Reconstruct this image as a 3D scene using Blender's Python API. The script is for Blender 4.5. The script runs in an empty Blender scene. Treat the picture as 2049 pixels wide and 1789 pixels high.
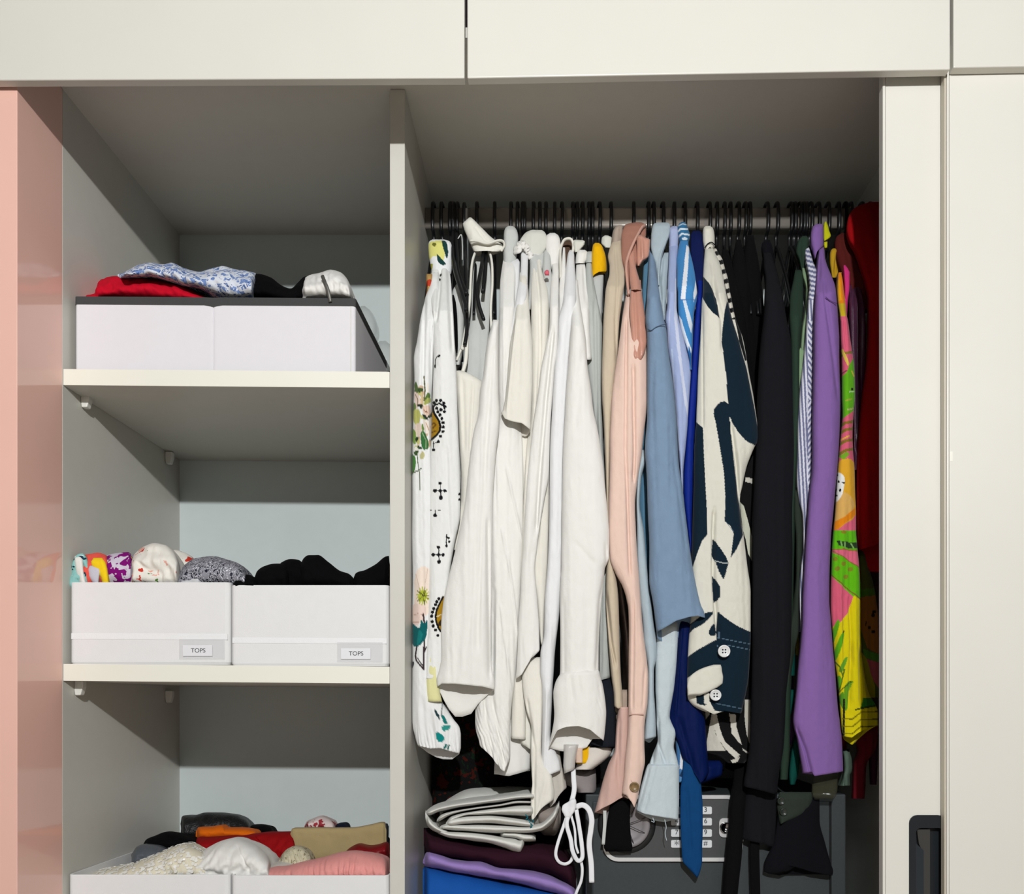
import bpy, bmesh, math, random
import numpy as np

# ------------------------------------------------------------------ camera, light, exposure
F, D, VX, VY, H = 1667.0, 1.76, 1110.0, 1405.0, 1.0      # focal (px of 2049x1789), distance to the shelf fronts, eye height
scn = bpy.context.scene
C = scn.collection
cam = bpy.data.objects.new('camera', bpy.data.cameras.new('camera'))
C.objects.link(cam)
cam.location = (0, -D, H)
cam.rotation_euler = (math.pi / 2, 0, 0)
cam.data.sensor_width = 36
cam.data.lens = 36 * F / 2049
cam.data.shift_x = -(VX - 1024.5) / 2049
cam.data.shift_y = (VY - 894.5) / 2049
cam.data.clip_start = 0.02
scn.camera = cam

world = bpy.data.worlds.new('world')
scn.world = world
world.use_nodes = True
world.node_tree.nodes['Background'].inputs[0].default_value = (0.9, 0.95, 1.0, 1)
world.node_tree.nodes['Background'].inputs[1].default_value = 0.05

def point_lamp(name, loc, power, size, colr):
    l = bpy.data.lights.new(name, 'POINT')
    l.energy = power
    l.shadow_soft_size = size
    l.color = colr
    o = bpy.data.objects.new(name, l)
    C.objects.link(o)
    o.location = loc
    return o

LAMP = (0.16, -3.15, H + 1.338)
point_lamp('pendant_bulb', LAMP, 350, 0.035, (0.985, 0.995, 1.0))
LAMP2 = (2.02, -3.15, H + 1.47)
point_lamp('second_bulb', LAMP2, 20, 0.05, (0.985, 0.995, 1.0))

scn.cycles.diffuse_bounces = 2
vs = scn.view_settings
vs.view_transform = 'Standard'
vs.look = 'None'
vs.exposure = 0.0
vs.gamma = 1.0
vs.use_curve_mapping = False

# ------------------------------------------------------------------ helpers
def lin(c):
    out = []
    for v in c[:3]:
        v = v / 255.0
        out.append(v / 12.92 if v <= 0.04045 else ((v + 0.055) / 1.055) ** 2.4)
    return out

def sc(Y):
    return F / (D + Y)

def W(px, py, Y):
    s = sc(Y)
    return ((px - VX) / s, Y, H + (VY - py) / s)

K = 0.93
MATS = {}

def _nodes(name):
    m = bpy.data.materials.new(name)
    m.use_nodes = True
    nt = m.node_tree
    return m, nt, nt.nodes['Principled BSDF']

def fab(name, rgb, rough=0.9, var=0.07, sheen=0.15, spec=0.15, bump=0.25, attr=False, scale=420, metal=0.0):
    """woven cloth: faint mottling and thread relief; attr=True takes the printed colour from the mesh"""
    if name in MATS:
        return MATS[name]
    m, nt, b = _nodes(name)
    b.inputs['Roughness'].default_value = rough
    b.inputs['Specular IOR Level'].default_value = spec
    b.inputs['Sheen Weight'].default_value = sheen * min(1.0, max(0.0, (sum(rgb) / 3 - 90) / 120)) * 0.6
    b.inputs['Sheen Roughness'].default_value = 0.5
    b.inputs['Metallic'].default_value = metal
    tc = nt.nodes.new('ShaderNodeTexCoord')
    n1 = nt.nodes.new('ShaderNodeTexNoise')
    n1.inputs['Scale'].default_value = 38
    n1.inputs['Detail'].default_value = 5
    nt.links.new(tc.outputs['Object'], n1.inputs['Vector'])
    mr = nt.nodes.new('ShaderNodeMapRange')
    mr.inputs[3].default_value = 1 - var
    mr.inputs[4].default_value = 1 + var
    nt.links.new(n1.outputs['Fac'], mr.inputs[0])
    mix = nt.nodes.new('ShaderNodeMix')
    mix.data_type = 'RGBA'
    mix.blend_type = 'MULTIPLY'
    mix.inputs[0].default_value = 1
    if attr:
        a = nt.nodes.new('ShaderNodeAttribute')
        a.attribute_name = 'print'
        nt.links.new(a.outputs['Color'], mix.inputs[6])
    else:
        mix.inputs[6].default_value = [v * K for v in lin(rgb)] + [1]
    nt.links.new(mr.outputs[0], mix.inputs[7])
    nt.links.new(mix.outputs[2], b.inputs['Base Color'])
    n2 = nt.nodes.new('ShaderNodeTexNoise')
    n2.inputs['Scale'].default_value = scale
    n2.inputs['Detail'].default_value = 3
    nt.links.new(tc.outputs['Object'], n2.inputs['Vector'])
    bp = nt.nodes.new('ShaderNodeBump')
    bp.inputs['Strength'].default_value = bump
    bp.inputs['Distance'].default_value = 0.002
    nt.links.new(n2.outputs['Fac'], bp.inputs['Height'])
    nt.links.new(bp.outputs[0], b.inputs['Normal'])
    MATS[name] = m
    return m

def plain(name, rgb, rough=0.4, spec=0.5, metal=0.0, coat=0.0, var=0.02, ior=1.45, nscale=6, k=K):
    if name in MATS:
        return MATS[name]
    m, nt, b = _nodes(name)
    b.inputs['Roughness'].default_value = rough
    b.inputs['Specular IOR Level'].default_value = spec
    b.inputs['Metallic'].default_value = metal
    b.inputs['Coat Weight'].default_value = coat
    b.inputs['Coat Roughness'].default_value = 0.03
    b.inputs['IOR'].default_value = ior
    tc = nt.nodes.new('ShaderNodeTexCoord')
    n1 = nt.nodes.new('ShaderNodeTexNoise')
    n1.inputs['Scale'].default_value = nscale
    n1.inputs['Detail'].default_value = 4
    nt.links.new(tc.outputs['Object'], n1.inputs['Vector'])
    rp = nt.nodes.new('ShaderNodeValToRGB')
    base = [v * k for v in lin(rgb)]
    rp.color_ramp.elements[0].position = 0.3
    rp.color_ramp.elements[1].position = 0.7
    rp.color_ramp.elements[0].color = [v * (1 - var) for v in base] + [1]
    rp.color_ramp.elements[1].color = [min(1, v * (1 + var)) for v in base] + [1]
    nt.links.new(n1.outputs['Fac'], rp.inputs[0])
    nt.links.new(rp.outputs[0], b.inputs['Base Color'])
    MATS[name] = m
    return m

def blotch(name, base, layers, rough=0.9, bump=0.25, distort=0.0):
    """printed cloth: each layer (scale, threshold, rgb, offset, squash) is a set of Voronoi blots over the base colour"""
    m, nt, b = _nodes(name)
    b.inputs['Roughness'].default_value = rough
    b.inputs['Specular IOR Level'].default_value = 0.15
    tc = nt.nodes.new('ShaderNodeTexCoord')
    nz = nt.nodes.new('ShaderNodeTexNoise')
    nz.inputs['Scale'].default_value = 60
    nt.links.new(tc.outputs['Object'], nz.inputs['Vector'])
    cur = None
    for (scale, thr, rgb, off, sq) in layers:
        mp = nt.nodes.new('ShaderNodeMapping')
        mp.inputs['Location'].default_value = (off, off * 1.7, off * 0.6)
        mp.inputs['Scale'].default_value = (sq, 1, 1)
        nt.links.new(tc.outputs['Object'], mp.inputs[0])
        add = nt.nodes.new('ShaderNodeMix')
        add.data_type = 'RGBA'
        add.blend_type = 'LINEAR_LIGHT'
        add.inputs[0].default_value = distort
        nt.links.new(mp.outputs[0], add.inputs[6])
        nt.links.new(nz.outputs['Color'], add.inputs[7])
        v = nt.nodes.new('ShaderNodeTexVoronoi')
        v.inputs['Scale'].default_value = scale
        nt.links.new(add.outputs[2], v.inputs['Vector'])
        lt = nt.nodes.new('ShaderNodeMath')
        lt.operation = 'LESS_THAN'
        lt.inputs[1].default_value = thr
        nt.links.new(v.outputs['Distance'], lt.inputs[0])
        mx = nt.nodes.new('ShaderNodeMix')
        mx.data_type = 'RGBA'
        nt.links.new(lt.outputs[0], mx.inputs[0])
        if cur is None:
            mx.inputs[6].default_value = [q * K for q in lin(base)] + [1]
        else:
            nt.links.new(cur, mx.inputs[6])
        mx.inputs[7].default_value = [q * K for q in lin(rgb)] + [1]
        cur = mx.outputs[2]
    nt.links.new(cur, b.inputs['Base Color'])
    bp = nt.nodes.new('ShaderNodeBump')
    bp.inputs['Strength'].default_value = bump
    bp.inputs['Distance'].default_value = 0.002
    n2 = nt.nodes.new('ShaderNodeTexNoise')
    n2.inputs['Scale'].default_value = 380
    nt.links.new(tc.outputs['Object'], n2.inputs['Vector'])
    nt.links.new(n2.outputs['Fac'], bp.inputs['Height'])
    nt.links.new(bp.outputs[0], b.inputs['Normal'])
    return m

def striped(name, c1, c2, period, rot=(0, 0, 0), duty=0.5, distort=0.0, rough=0.9):
    m, nt, b = _nodes(name)
    b.inputs['Roughness'].default_value = rough
    b.inputs['Specular IOR Level'].default_value = 0.15
    tc = nt.nodes.new('ShaderNodeTexCoord')
    mp = nt.nodes.new('ShaderNodeMapping')
    mp.inputs['Rotation'].default_value = rot
    nt.links.new(tc.outputs['Object'], mp.inputs[0])
    w = nt.nodes.new('ShaderNodeTexWave')
    w.inputs['Scale'].default_value = 0.314 / period
    w.inputs['Distortion'].default_value = distort
    w.inputs['Detail Scale'].default_value = 2
    nt.links.new(mp.outputs[0], w.inputs['Vector'])
    rp = nt.nodes.new('ShaderNodeValToRGB')
    rp.color_ramp.interpolation = 'CONSTANT'
    rp.color_ramp.elements[0].color = [q * K for q in lin(c1)] + [1]
    rp.color_ramp.elements[1].color = [q * K for q in lin(c2)] + [1]
    rp.color_ramp.elements[1].position = duty
    nt.links.new(w.outputs['Fac'], rp.inputs[0])
    nt.links.new(rp.outputs[0], b.inputs['Base Color'])
    return m

def clear_mat(name, rgb, alpha, rough=0.15):
    if name in MATS:
        return MATS[name]
    m, nt, b = _nodes(name)
    b.inputs['Base Color'].default_value = lin(rgb) + [1]
    b.inputs['Roughness'].default_value = rough
    b.inputs['Alpha'].default_value = alpha
    MATS[name] = m
    return m

# ---- object helpers
def thing(name, label, cat, loc=(0, 0, 0), group=None):
    o = bpy.data.objects.new(name, None)
    o.empty_display_size = 0.05
    C.objects.link(o)
    o.location = loc
    o['label'] = label
    o['category'] = cat
    if group:
        o['group'] = group
    return o

def tag(o, label, cat, group=None):
    o['label'] = label
    o['category'] = cat
    if group:
        o['group'] = group
    return o

def wloc(o):
    x, y, z = 0, 0, 0
    while o is not None:
        x += o.location[0]; y += o.location[1]; z += o.location[2]
        o = o.parent
    return np.array((x, y, z))

def link(name, verts, faces, mat, parent=None, smooth=True, colr=None, label=None, origin=None):
    verts = np.asarray(verts, dtype=np.float64)
    if parent is not None:
        base = wloc(parent)
        loc = np.zeros(3)
    else:
        lo, hi = verts.min(0), verts.max(0)
        base = np.array(((lo[0] + hi[0]) / 2, (lo[1] + hi[1]) / 2, lo[2])) if origin is None else np.array(origin)
        loc = base
    me = bpy.data.meshes.new(name)
    me.from_pydata((verts - base).tolist(), [], [list(f) for f in faces])
    me.update()
    if smooth:
        me.polygons.foreach_set('use_smooth', [True] * len(me.polygons))
    if colr is not None:
        at = me.color_attributes.new('print', 'FLOAT_COLOR', 'POINT')
        full = np.ones((len(verts), 4))
        full[:, :3] = colr
        at.data.foreach_set('color', full.ravel())
    me.materials.append(mat)
    o = bpy.data.objects.new(name, me)
    C.objects.link(o)
    if parent is not None:
        o.parent = parent
    o.location = loc
    if label:
        o['label'] = label
    return o

def box(name, x0, x1, y0, y1, z0, z1, mat, parent=None, bev=0.0015, tilt=0.0, label=None, seg=2):
    bm = bmesh.new()
    bmesh.ops.create_cube(bm, size=1)
    for v in bm.verts:
        v.co.x = x0 if v.co.x < 0 else x1
        v.co.y = y0 if v.co.y < 0 else y1
        v.co.z = z0 if v.co.z < 0 else z1
    if bev:
        bmesh.ops.bevel(bm, geom=list(bm.edges), offset=bev, segments=seg, affect='EDGES', profile=0.5)
    vs_ = [(v.co.x, v.co.y, v.co.z + tilt * (v.co.x - x0)) for v in bm.verts]
    bm.verts.index_update()
    fs = [[v.index for v in f.verts] for f in bm.faces]
    bm.free()
    return link(name, vs_, fs, mat, parent, smooth=False, label=label)

def loops(name, L, mat, parent=None, cap0=True, cap1=True, smooth=False, label=None):
    n = len(L[0])
    verts = [p for l in L for p in l]
    faces = []
    for i in range(len(L) - 1):
        for j in range(n):
            k = (j + 1) % n
            faces.append((i * n + j, i * n + k, (i + 1) * n + k, (i + 1) * n + j))
    if cap0:
        faces.append(tuple(range(n))[::-1])
    if cap1:
        faces.append(tuple(range((len(L) - 1) * n, len(L) * n)))
    return link(name, verts, faces, mat, parent, smooth=smooth, label=label)

def rrect(x0, x1, y0, y1, r, n=5):
    pts = []
    for cx, cy, a0 in ((x1 - r, y1 - r, 0), (x0 + r, y1 - r, 90), (x0 + r, y0 + r, 180), (x1 - r, y0 + r, 270)):
        for i in range(n):
            a = math.radians(a0 + 90 * i / (n - 1))
            pts.append((cx + r * math.cos(a), cy + r * math.sin(a)))
    return pts

def pchip(x, y, t):
    x = np.asarray(x, float); y = np.asarray(y, float); t = np.asarray(t, float)
    if len(x) == 1:
        return np.full_like(t, y[0])
    h = np.diff(x); dl = np.diff(y) / h
    m = np.zeros_like(y)
    if len(x) == 2:
        m[:] = dl[0]
    else:
        for i in range(1, len(x) - 1):
            if dl[i - 1] * dl[i] > 0:
                w1 = 2 * h[i] + h[i - 1]; w2 = h[i] + 2 * h[i - 1]
                m[i] = (w1 + w2) / (w1 / dl[i - 1] + w2 / dl[i])
        m[0] = dl[0]; m[-1] = dl[-1]
    t = np.clip(t, x[0], x[-1])
    i = np.clip(np.searchsorted(x, t) - 1, 0, len(h) - 1)
    s = (t - x[i]) / h[i]
    return ((1 + 2 * s) * (1 - s) ** 2 * y[i] + s * (1 - s) ** 2 * h[i] * m[i]
            + s * s * (3 - 2 * s) * y[i + 1] + s * s * (s - 1) * h[i] * m[i + 1])

_tab = np.random.RandomState(7).rand(256, 256)

def vnoise(a, b, seed=0):
    a = np.asarray(a) + 17.3 * seed + 1000; b = np.asarray(b) + 31.7 * seed + 1000
    i = np.floor(a).astype(int); j = np.floor(b).astype(int)
    fa = a - i; fb = b - j
    fa = fa * fa * (3 - 2 * fa); fb = fb * fb * (3 - 2 * fb)
    g = lambda p, q: _tab[p % 256, q % 256]
    return ((g(i, j) * (1 - fa) + g(i + 1, j) * fa) * (1 - fb) + (g(i, j + 1) * (1 - fa) + g(i + 1, j + 1) * fa) * fb) * 2 - 1

def R(s):
    return [tuple(float(v) for v in r.split(',')) for r in s.replace('\n', ' ').split(';') if r.strip()]

def inpoly(X, Y, P):
    r = np.zeros(X.shape, bool)
    n = len(P)
    for i in range(n):
        x1, y1 = P[i]; x2, y2 = P[(i + 1) % n]
        if y1 == y2:
            continue
        c = ((y1 > Y) != (y2 > Y)) & (X < (x2 - x1) * (Y - y1) / (y2 - y1) + x1)
        r ^= c
    return r

def smooth_poly(P, k=3):
    P = np.array(P, float)
    n = len(P); out = []
    for i in range(n):
        p0, p1, p2, p3 = P[i - 1], P[i], P[(i + 1) % n], P[(i + 2) % n]
        for t in np.linspace(0, 1, k, endpoint=False):
            out.append(0.5 * (2 * p1 + (p2 - p0) * t + (2 * p0 - 5 * p1 + 4 * p2 - p3) * t * t + (3 * p1 - p0 - 3 * p2 + p3) * t ** 3))
    return [tuple(p) for p in out]

def painter(base, shapes):
    """flat print: shapes in cloth coordinates painted over a base colour"""
    def f(X, Y):
        col = np.empty(X.shape + (3,))
        col[:] = [v * K for v in lin(base)]
        for s in shapes:
            k = s[0]
            if k == 'p':
                m = inpoly(X, Y, s[1])
            elif k == 'e':
                x, y, rx, ry, a = s[1]
                ca, sa = math.cos(a), math.sin(a)
                u = (X - x) * ca + (Y - y) * sa; v = -(X - x) * sa + (Y - y) * ca
                m = (u / rx) ** 2 + (v / ry) ** 2 < 1
            elif k == 'l':
                m = np.zeros(X.shape, bool)
                P = s[1]
                for (x1, y1), (x2, y2) in zip(P[:-1], P[1:]):
                    L2 = (x2 - x1) ** 2 + (y2 - y1) ** 2 + 1e-9
                    t = np.clip(((X - x1) * (x2 - x1) + (Y - y1) * (y2 - y1)) / L2, 0, 1)
                    m |= (X - x1 - t * (x2 - x1)) ** 2 + (Y - y1 - t * (y2 - y1)) ** 2 < s[3] ** 2
            elif k == 'f':
                m = s[1](X, Y)
            col[m] = [v * K for v in lin(s[2])]
        return col
    return f

def tube(name, rows, mat, parent=None, y=0.08, d=0.02, nc=36, nb=12, step=7, fold=0.0042, fs=0.016, seed=0,
         cr=(), hemf=None, hemb=None, hr=50, p=2.3, axis='v', paint=None, dome=14, label=None, cap=True, edge=0.25, solid=0.0, fine=0.0006, dome2=0, rib=None):
    """a cloth form lofted through cross-sections. axis 'v': rows (z, left, right); axis 'h': rows (x, top, bottom).
    y is the depth of its middle (number or [(z, depth)]), d its half depth; fold/fs the depth and width of its folds;
    cr creases ([(z, x)..], depth, width); hemf/hemb hem lines of the near and far side."""
    if isinstance(rows, str):
        rows = R(rows)
    A = np.array(rows)
    t0, t1 = A[0, 0], A[-1, 0]
    nr = max(8, int(abs(t1 - t0) / step) + 1)
    T = np.linspace(t0, t1, nr)
    L = pchip(A[:, 0], A[:, 1], T); Rr = pchip(A[:, 0], A[:, 2], T)
    if isinstance(y, (list, tuple)):
        q = np.array(y, float); yc = pchip(q[:, 0], q[:, 1], T)
    else:
        yc = np.full(nr, float(y))
    if isinstance(d, (list, tuple)):
        q = np.array(d, float); dd = pchip(q[:, 0], q[:, 1], T)
    else:
        dd = np.full(nr, float(d))
    if dome:
        dd = dd * np.clip((T - t0) / dome + 0.02, 0, 1) ** 0.5
    if axis == 'h' or dome2:
        dd = dd * np.clip((t1 - T) / (dome2 or dome or 1) + 0.02, 0, 1) ** 0.5
    th = np.concatenate([np.linspace(math.pi, 0, nc), np.linspace(0, -math.pi, nb + 2)[1:-1]])
    cx = np.sign(np.cos(th)) * np.abs(np.cos(th)) ** (2 / p)
    sy = -np.sign(np.sin(th)) * np.abs(np.sin(th)) ** (2 / p)
    u = (cx + 1) / 2
    front = np.sin(th) > -1e-9
    U = np.broadcast_to(u, (nr, len(u)))
    cross = L[:, None] + U * (Rr - L)[:, None]
    TT = np.broadcast_to(T[:, None], cross.shape).copy()
    if axis == 'v':
        PX, PY = cross.copy(), TT
    else:
        PX, PY = TT, cross.copy()
    v = (T - t0) / (t1 - t0)
    if axis == 'v' and (hemf or hemb):
        ramp = np.clip((T - (t1 - hr)) / hr, 0, 1)[:, None] ** 1.2
        hf = np.interp(u, *zip(*hemf)) if hemf else 0 * u
        hb = np.interp(u, *zip(*hemb)) if hemb else hf
        w = np.abs(np.sin(th)) ** 0.4
        side = np.where(front, hf, hb)
        e = np.where(u < 0.5, hf[0], hf[nc - 1])
        PY = PY + ramp * np.where(front, hf, e * (1 - w) + side * w)
    Y = yc[:, None] + dd[:, None] * sy[None, :]
    S = F / (D + np.minimum(Y, yc[:, None]))
    X = (PX - VX) / S
    Z = H + (VY - PY) / S
    grow = (0.45 + 0.55 * v)[:, None] if axis == 'v' else 1.0
    mask = np.abs(np.sin(th))[None, :] ** 0.6
    sgn = np.where(front, 0, 9)[None, :]
    if axis == 'v':
        n1 = vnoise(X / fs + 0.6 * vnoise(Z / 0.2, sgn + 0 * Z, seed + 3), Z / 0.42 + sgn, seed)
        n2 = vnoise(X / (fs * 0.45) + 0.8 * Z / 0.3, Z / 0.16 + sgn, seed + 1)
    else:
        n1 = vnoise(X / (fs * 1.6), Z / fs + sgn, seed)
        n2 = vnoise(X / (fs * 0.6) + 0.8 * Z / fs, Z / (fs * 0.6) + sgn, seed + 1)
    n3 = vnoise(X / 0.006, Z / 0.011 + sgn, seed + 2)
    Y = Y + (fold * (n1 + 0.4 * n2) * grow + fine * n3) * mask
    if axis == 'v':
        X = X + edge * fold * vnoise(Z / 0.09, np.round(cx)[None, :] * 7.0 + 0 * Z, seed + 5) * np.abs(cx)[None, :]
    else:
        Z = Z + 0.35 * fold * vnoise(X / 0.03, np.round(cx)[None, :] * 7.0 + 0 * X, seed + 5) * np.abs(cx)[None, :]
    if rib:      # gathers: (depth, width, slant)
        Y = Y + rib[0] * mask * np.sin(2 * math.pi * (X + rib[2] * Z + 0.35 * rib[1] * vnoise(X / 0.03, Z / 0.02, seed + 8)) / rib[1]) * (0.6 + 0.4 * vnoise(X / 0.02, Z / 0.03, seed + 9)) * (np.clip((v[:, None] - rib[3]) / 0.05, 0, 1) if len(rib) > 3 else 1)
    for path, dep, wid in cr:
        P = np.array(path, float)
        if axis == 'v':
            c0 = np.interp(PY, P[:, 0], P[:, 1]); a, q = PX - c0, PY
        else:
            c0 = np.interp(PX, P[:, 0], P[:, 1]); a, q = PY - c0, PX
        ends = np.clip((q - P[0, 0]) / 18 + 0.5, 0, 1) * np.clip((P[-1, 0] - q) / 18 + 0.5, 0, 1)
        Y = Y + np.where(front[None, :], dep * np.exp(-(a / wid) ** 2) * ends, 0)
    N = len(u)
    verts = np.stack([X, Y, Z], -1).reshape(-1, 3)
    idx = np.arange(nr * N).reshape(nr, N)
    a = idx[:-1]; b_ = np.roll(idx, -1, 1)[:-1]; c_ = np.roll(idx, -1, 1)[1:]; d_ = idx[1:]
    faces = (np.stack([a, d_, c_, b_], -1) if axis == 'v' else np.stack([a, b_, c_, d_], -1)).reshape(-1, 4).tolist()
    if cap:
        faces.append(list(range(N)))
    if axis == 'h' or dome2:
        faces.append(list(range((nr - 1) * N, nr * N))[::-1])
    colr = None
    if paint is not None:
        colr = paint(PX, PY).reshape(-1, 3)
    o = link(name, verts, faces, mat, parent, colr=colr, label=label)
    if solid:
        md = o.modifiers.new('thickness', 'SOLIDIFY')
        md.thickness = solid
        md.offset = -1
    return o

def catmull(P, k=8):
    P = np.array(P, float)
    P = np.vstack([2 * P[0] - P[1], P, 2 * P[-1] - P[-2]])
    out = []
    for i in range(1, len(P) - 2):
        p0, p1, p2, p3 = P[i - 1], P[i], P[i + 1], P[i + 2]
        for t in np.linspace(0, 1, k, endpoint=False):
            out.append(0.5 * (2 * p1 + (p2 - p0) * t + (2 * p0 - 5 * p1 + 4 * p2 - p3) * t * t + (3 * p1 - p0 - 3 * p2 + p3) * t ** 3))
    out.append(P[-2])
    return np.array(out)

def sweep(name, path, rx, ry, mat, parent=None, baxis=(0, 1, 0), n=10, k=8, label=None, closed=False):
    """rod or ribbon along world points; rx across the path in its plane, ry along baxis"""
    P = catmull(path, k) if k else np.array(path, float)
    Tn = np.gradient(P, axis=0)
    Tn /= np.linalg.norm(Tn, axis=1)[:, None] + 1e-12
    b = np.array(baxis, float)
    Nn = np.cross(Tn, b); Nn /= np.linalg.norm(Nn, axis=1)[:, None] + 1e-12
    B = np.cross(Nn, Tn)
    an = np.linspace(0, 2 * math.pi, n, endpoint=False)
    V = P[:, None, :] + rx * np.cos(an)[None, :, None] * Nn[:, None, :] + ry * np.sin(an)[None, :, None] * B[:, None, :]
    m = len(P)
    idx = np.arange(m * n).reshape(m, n)
    fs = []
    for i in range(m - 1):
        for j in range(n):
            q = (j + 1) % n
            fs.append((idx[i, j], idx[i, q], idx[i + 1, q], idx[i + 1, j]))
    fs.append(tuple(range(n))[::-1])
    fs.append(tuple(idx[-1]))
    return link(name, V.reshape(-1, 3), fs, mat, parent, label=label)

def strip(name, pts, w, mat, parent=None, t=0.0012, k=8, label=None):
    """ribbon given as (px, py, depth)"""
    P = [W(*q) for q in pts]
    s = sc(pts[0][2])
    return sweep(name, P, w / s / 2, t, mat, parent, label=label, k=k)

def disc(name, px, py, Y, r, thick, mat, parent=None, n=28, rim=0.25, label=None, holes=0):
    x, _, z = W(px, py, Y)
    s = sc(Y)
    rr = r / s
    prof = [(0.0, 0.0), (rr * 0.62, 0.0), (rr * 0.7, -thick * 0.3), (rr * 0.86, -thick), (rr * 0.97, -thick * 0.7), (rr, 0.0), (rr, thick), (0.0, thick)]
    L = []
    for (q, h) in prof[1:-1]:
        L.append([(x + q * math.cos(2 * math.pi * i / n), Y + h, z + q * math.sin(2 * math.pi * i / n)) for i in range(n)])
    return loops(name, L, mat, parent, smooth=True, label=label)

def text(name, body, px, py, Y, size, mat, parent, sx=1.0):
    cu = bpy.data.curves.new(name, 'FONT')
    cu.body = body
    cu.size = size
    cu.align_x = 'CENTER'
    cu.align_y = 'CENTER'
    cu.extrude = 0.0002
    cu.materials.append(mat)
    o = bpy.data.objects.new(name, cu)
    C.objects.link(o)
    o.parent = parent
    o.location = tuple(np.array(W(px, py, Y)) - wloc(parent))
    o.rotation_euler = (math.pi / 2, 0, 0)
    o.scale = (sx, 1, 1)
    bpy.context.view_layer.update()
    me = bpy.data.meshes.new_from_object(o.evaluated_get(bpy.context.evaluated_depsgraph_get()))
    me.name = name
    r = bpy.data.objects.new(name + '_', me)
    C.objects.link(r)
    r.parent = parent
    r.location, r.rotation_euler, r.scale = o.location, o.rotation_euler, o.scale
    bpy.data.objects.remove(o)
    r.name = name
    return r

def structure(o):
    o['kind'] = 'structure'
    return o

# ------------------------------------------------------------------ the room (behind and around the camera)
wall_m = plain('painted_wall', (72, 72, 72), 0.8, 0.2, nscale=3)
ceil_m = plain('ceiling_paint', (120, 120, 120), 0.85, 0.2)
floor_m = plain('floor_boards', (190, 178, 164), 0.5, 0.4, var=0.15, nscale=12)
RX0, RX1, RY0, RY1, RZ = -2.3, 2.5, -4.5, 0.62, 2.78
structure(box('floor', RX0, RX1, RY0, RY1, -0.05, 0, floor_m, bev=0))
structure(box('ceiling', RX0, RX1, RY0, RY1, RZ, RZ + 0.05, ceil_m, bev=0))
structure(box('wall_left', RX0 - 0.1, RX0, RY0, RY1, 0, RZ, wall_m, bev=0))
structure(box('wall_right', RX1, RX1 + 0.1, RY0, RY1, 0, RZ, wall_m, bev=0))
structure(box('wall_front', RX0, RX1, RY0 - 0.1, RY0, 0, RZ, wall_m, bev=0))
structure(box('wall_back', RX0, RX1, RY1, RY1 + 0.1, 0, RZ, wall_m, bev=0))

# ------------------------------------------------------------------ the wardrobe
white_m = plain('white_melamine', (214, 211, 201), 0.38, 0.35, var=0.012, nscale=30)
edge_m = plain('white_edge_band', (246, 244, 230), 0.35, 0.4, var=0.01)
back_m = plain('back_board', (214, 224, 222), 0.5, 0.3, var=0.012, nscale=30)
cream_m = plain('cream_lacquer', (225, 222, 212), 0.32, 0.35, var=0.01)
door_m = plain('cream_sliding_lacquer', (229, 226, 216), 0.32, 0.38, var=0.01)
pink_m = plain('pink_gloss_lacquer', (248, 198, 182), 0.07, 0.55, coat=0.3, var=0.015, ior=1.5)
track_m = plain('track_grey', (120, 112, 98), 0.5, 0.4)
black_m = plain('black_plastic', (22, 23, 25), 0.4, 0.45, var=0.1)
chrome_m = plain('brushed_chrome', (168, 161, 152), 0.26, 0.5, metal=0.4)

XL, XD0, XD1, XR = -1.040, (780 - VX) / 947, (810 - VX) / 947, 0.785
ZC = H + 1.296          # underside of the top panel
ZB = 0.26               # bottom panel
YB = 0.55
ward = thing('wardrobe', 'large white wardrobe with open shelves, hanging rail, pink end panel and cream sliding doors', 'wardrobe', (0.3, 0.25, 0))
box('end_panel', XL - 0.040, XL, -0.148, 0.0, 0.0, ZC, pink_m, ward, bev=0.001, label='glossy pink end panel')
box('side_panel', XL - 0.038, XL, 0.0005, 0.57, 0.0, ZC + 0.02, white_m, ward, bev=0.0005)
box('side_panel', XR, XR + 0.03, 0.0, 0.57, 0.0, ZC + 0.02, white_m, ward)
box('divider', XD0, XD1, 0.0, YB, ZB, ZC - 0.001, white_m, ward, bev=0.0012)
box('top_panel', XL, XR, -0.135, YB, ZC, ZC + 0.02, white_m, ward, bev=0.0)
box('bottom_panel', XL, XR, 0.0, YB, ZB - 0.03, ZB, white_m, ward)
box('plinth', XL, XR, 0.04, 0.06, 0.0, ZB - 0.03, white_m, ward)
box('back_panel', XL, XR, YB, YB + 0.01, ZB, ZC, back_m, ward, bev=0)
# fixed shelves, each with its front edge band and pins
shelf_tilt = -0.0085
zs = []
for i, (yt, yb) in enumerate(((737.5, 770), (1328.5, 1362.5), (1925, 1958))):
    z1 = H + (VY - yt) / 947; z0 = H + (VY - yb) / 947
    zs.append(z1)
    sh = box('shelf', XL + 0.0005, XD0 - 0.0005, 0.004, YB - 0.001, z0, z1, white_m, ward, bev=0.0006, tilt=shelf_tilt)
    box('edge_band', XL + 0.0005, XD0 - 0.0012, 0.002, 0.0045, z0, z1, edge_m, sh, bev=0.0006, tilt=shelf_tilt)
def pin(px, py, Y):
    s = sc(Y)
    x = XL; z = H + (VY - py) / s
    # wedge-shaped support: square block above, tapering to a blunt tip
    w, h, dep = 0.019, 0.032, 0.016
    prof = [(0, 0), (w, 0), (w, -h * 0.45), (w * 0.72, -h), (w * 0.1, -h), (0, -h * 0.6)]
    L = [[(x + a, yy, z + b) for a, b in prof] for yy in (Y - dep / 2, Y + dep / 2)]
    o = loops('shelf_pin', L, plain('pin_plastic', (236, 234, 226), 0.4), ward)
    md = o.modifiers.new('bevel', 'BEVEL'); md.width = 0.002; md.segments = 2
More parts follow.
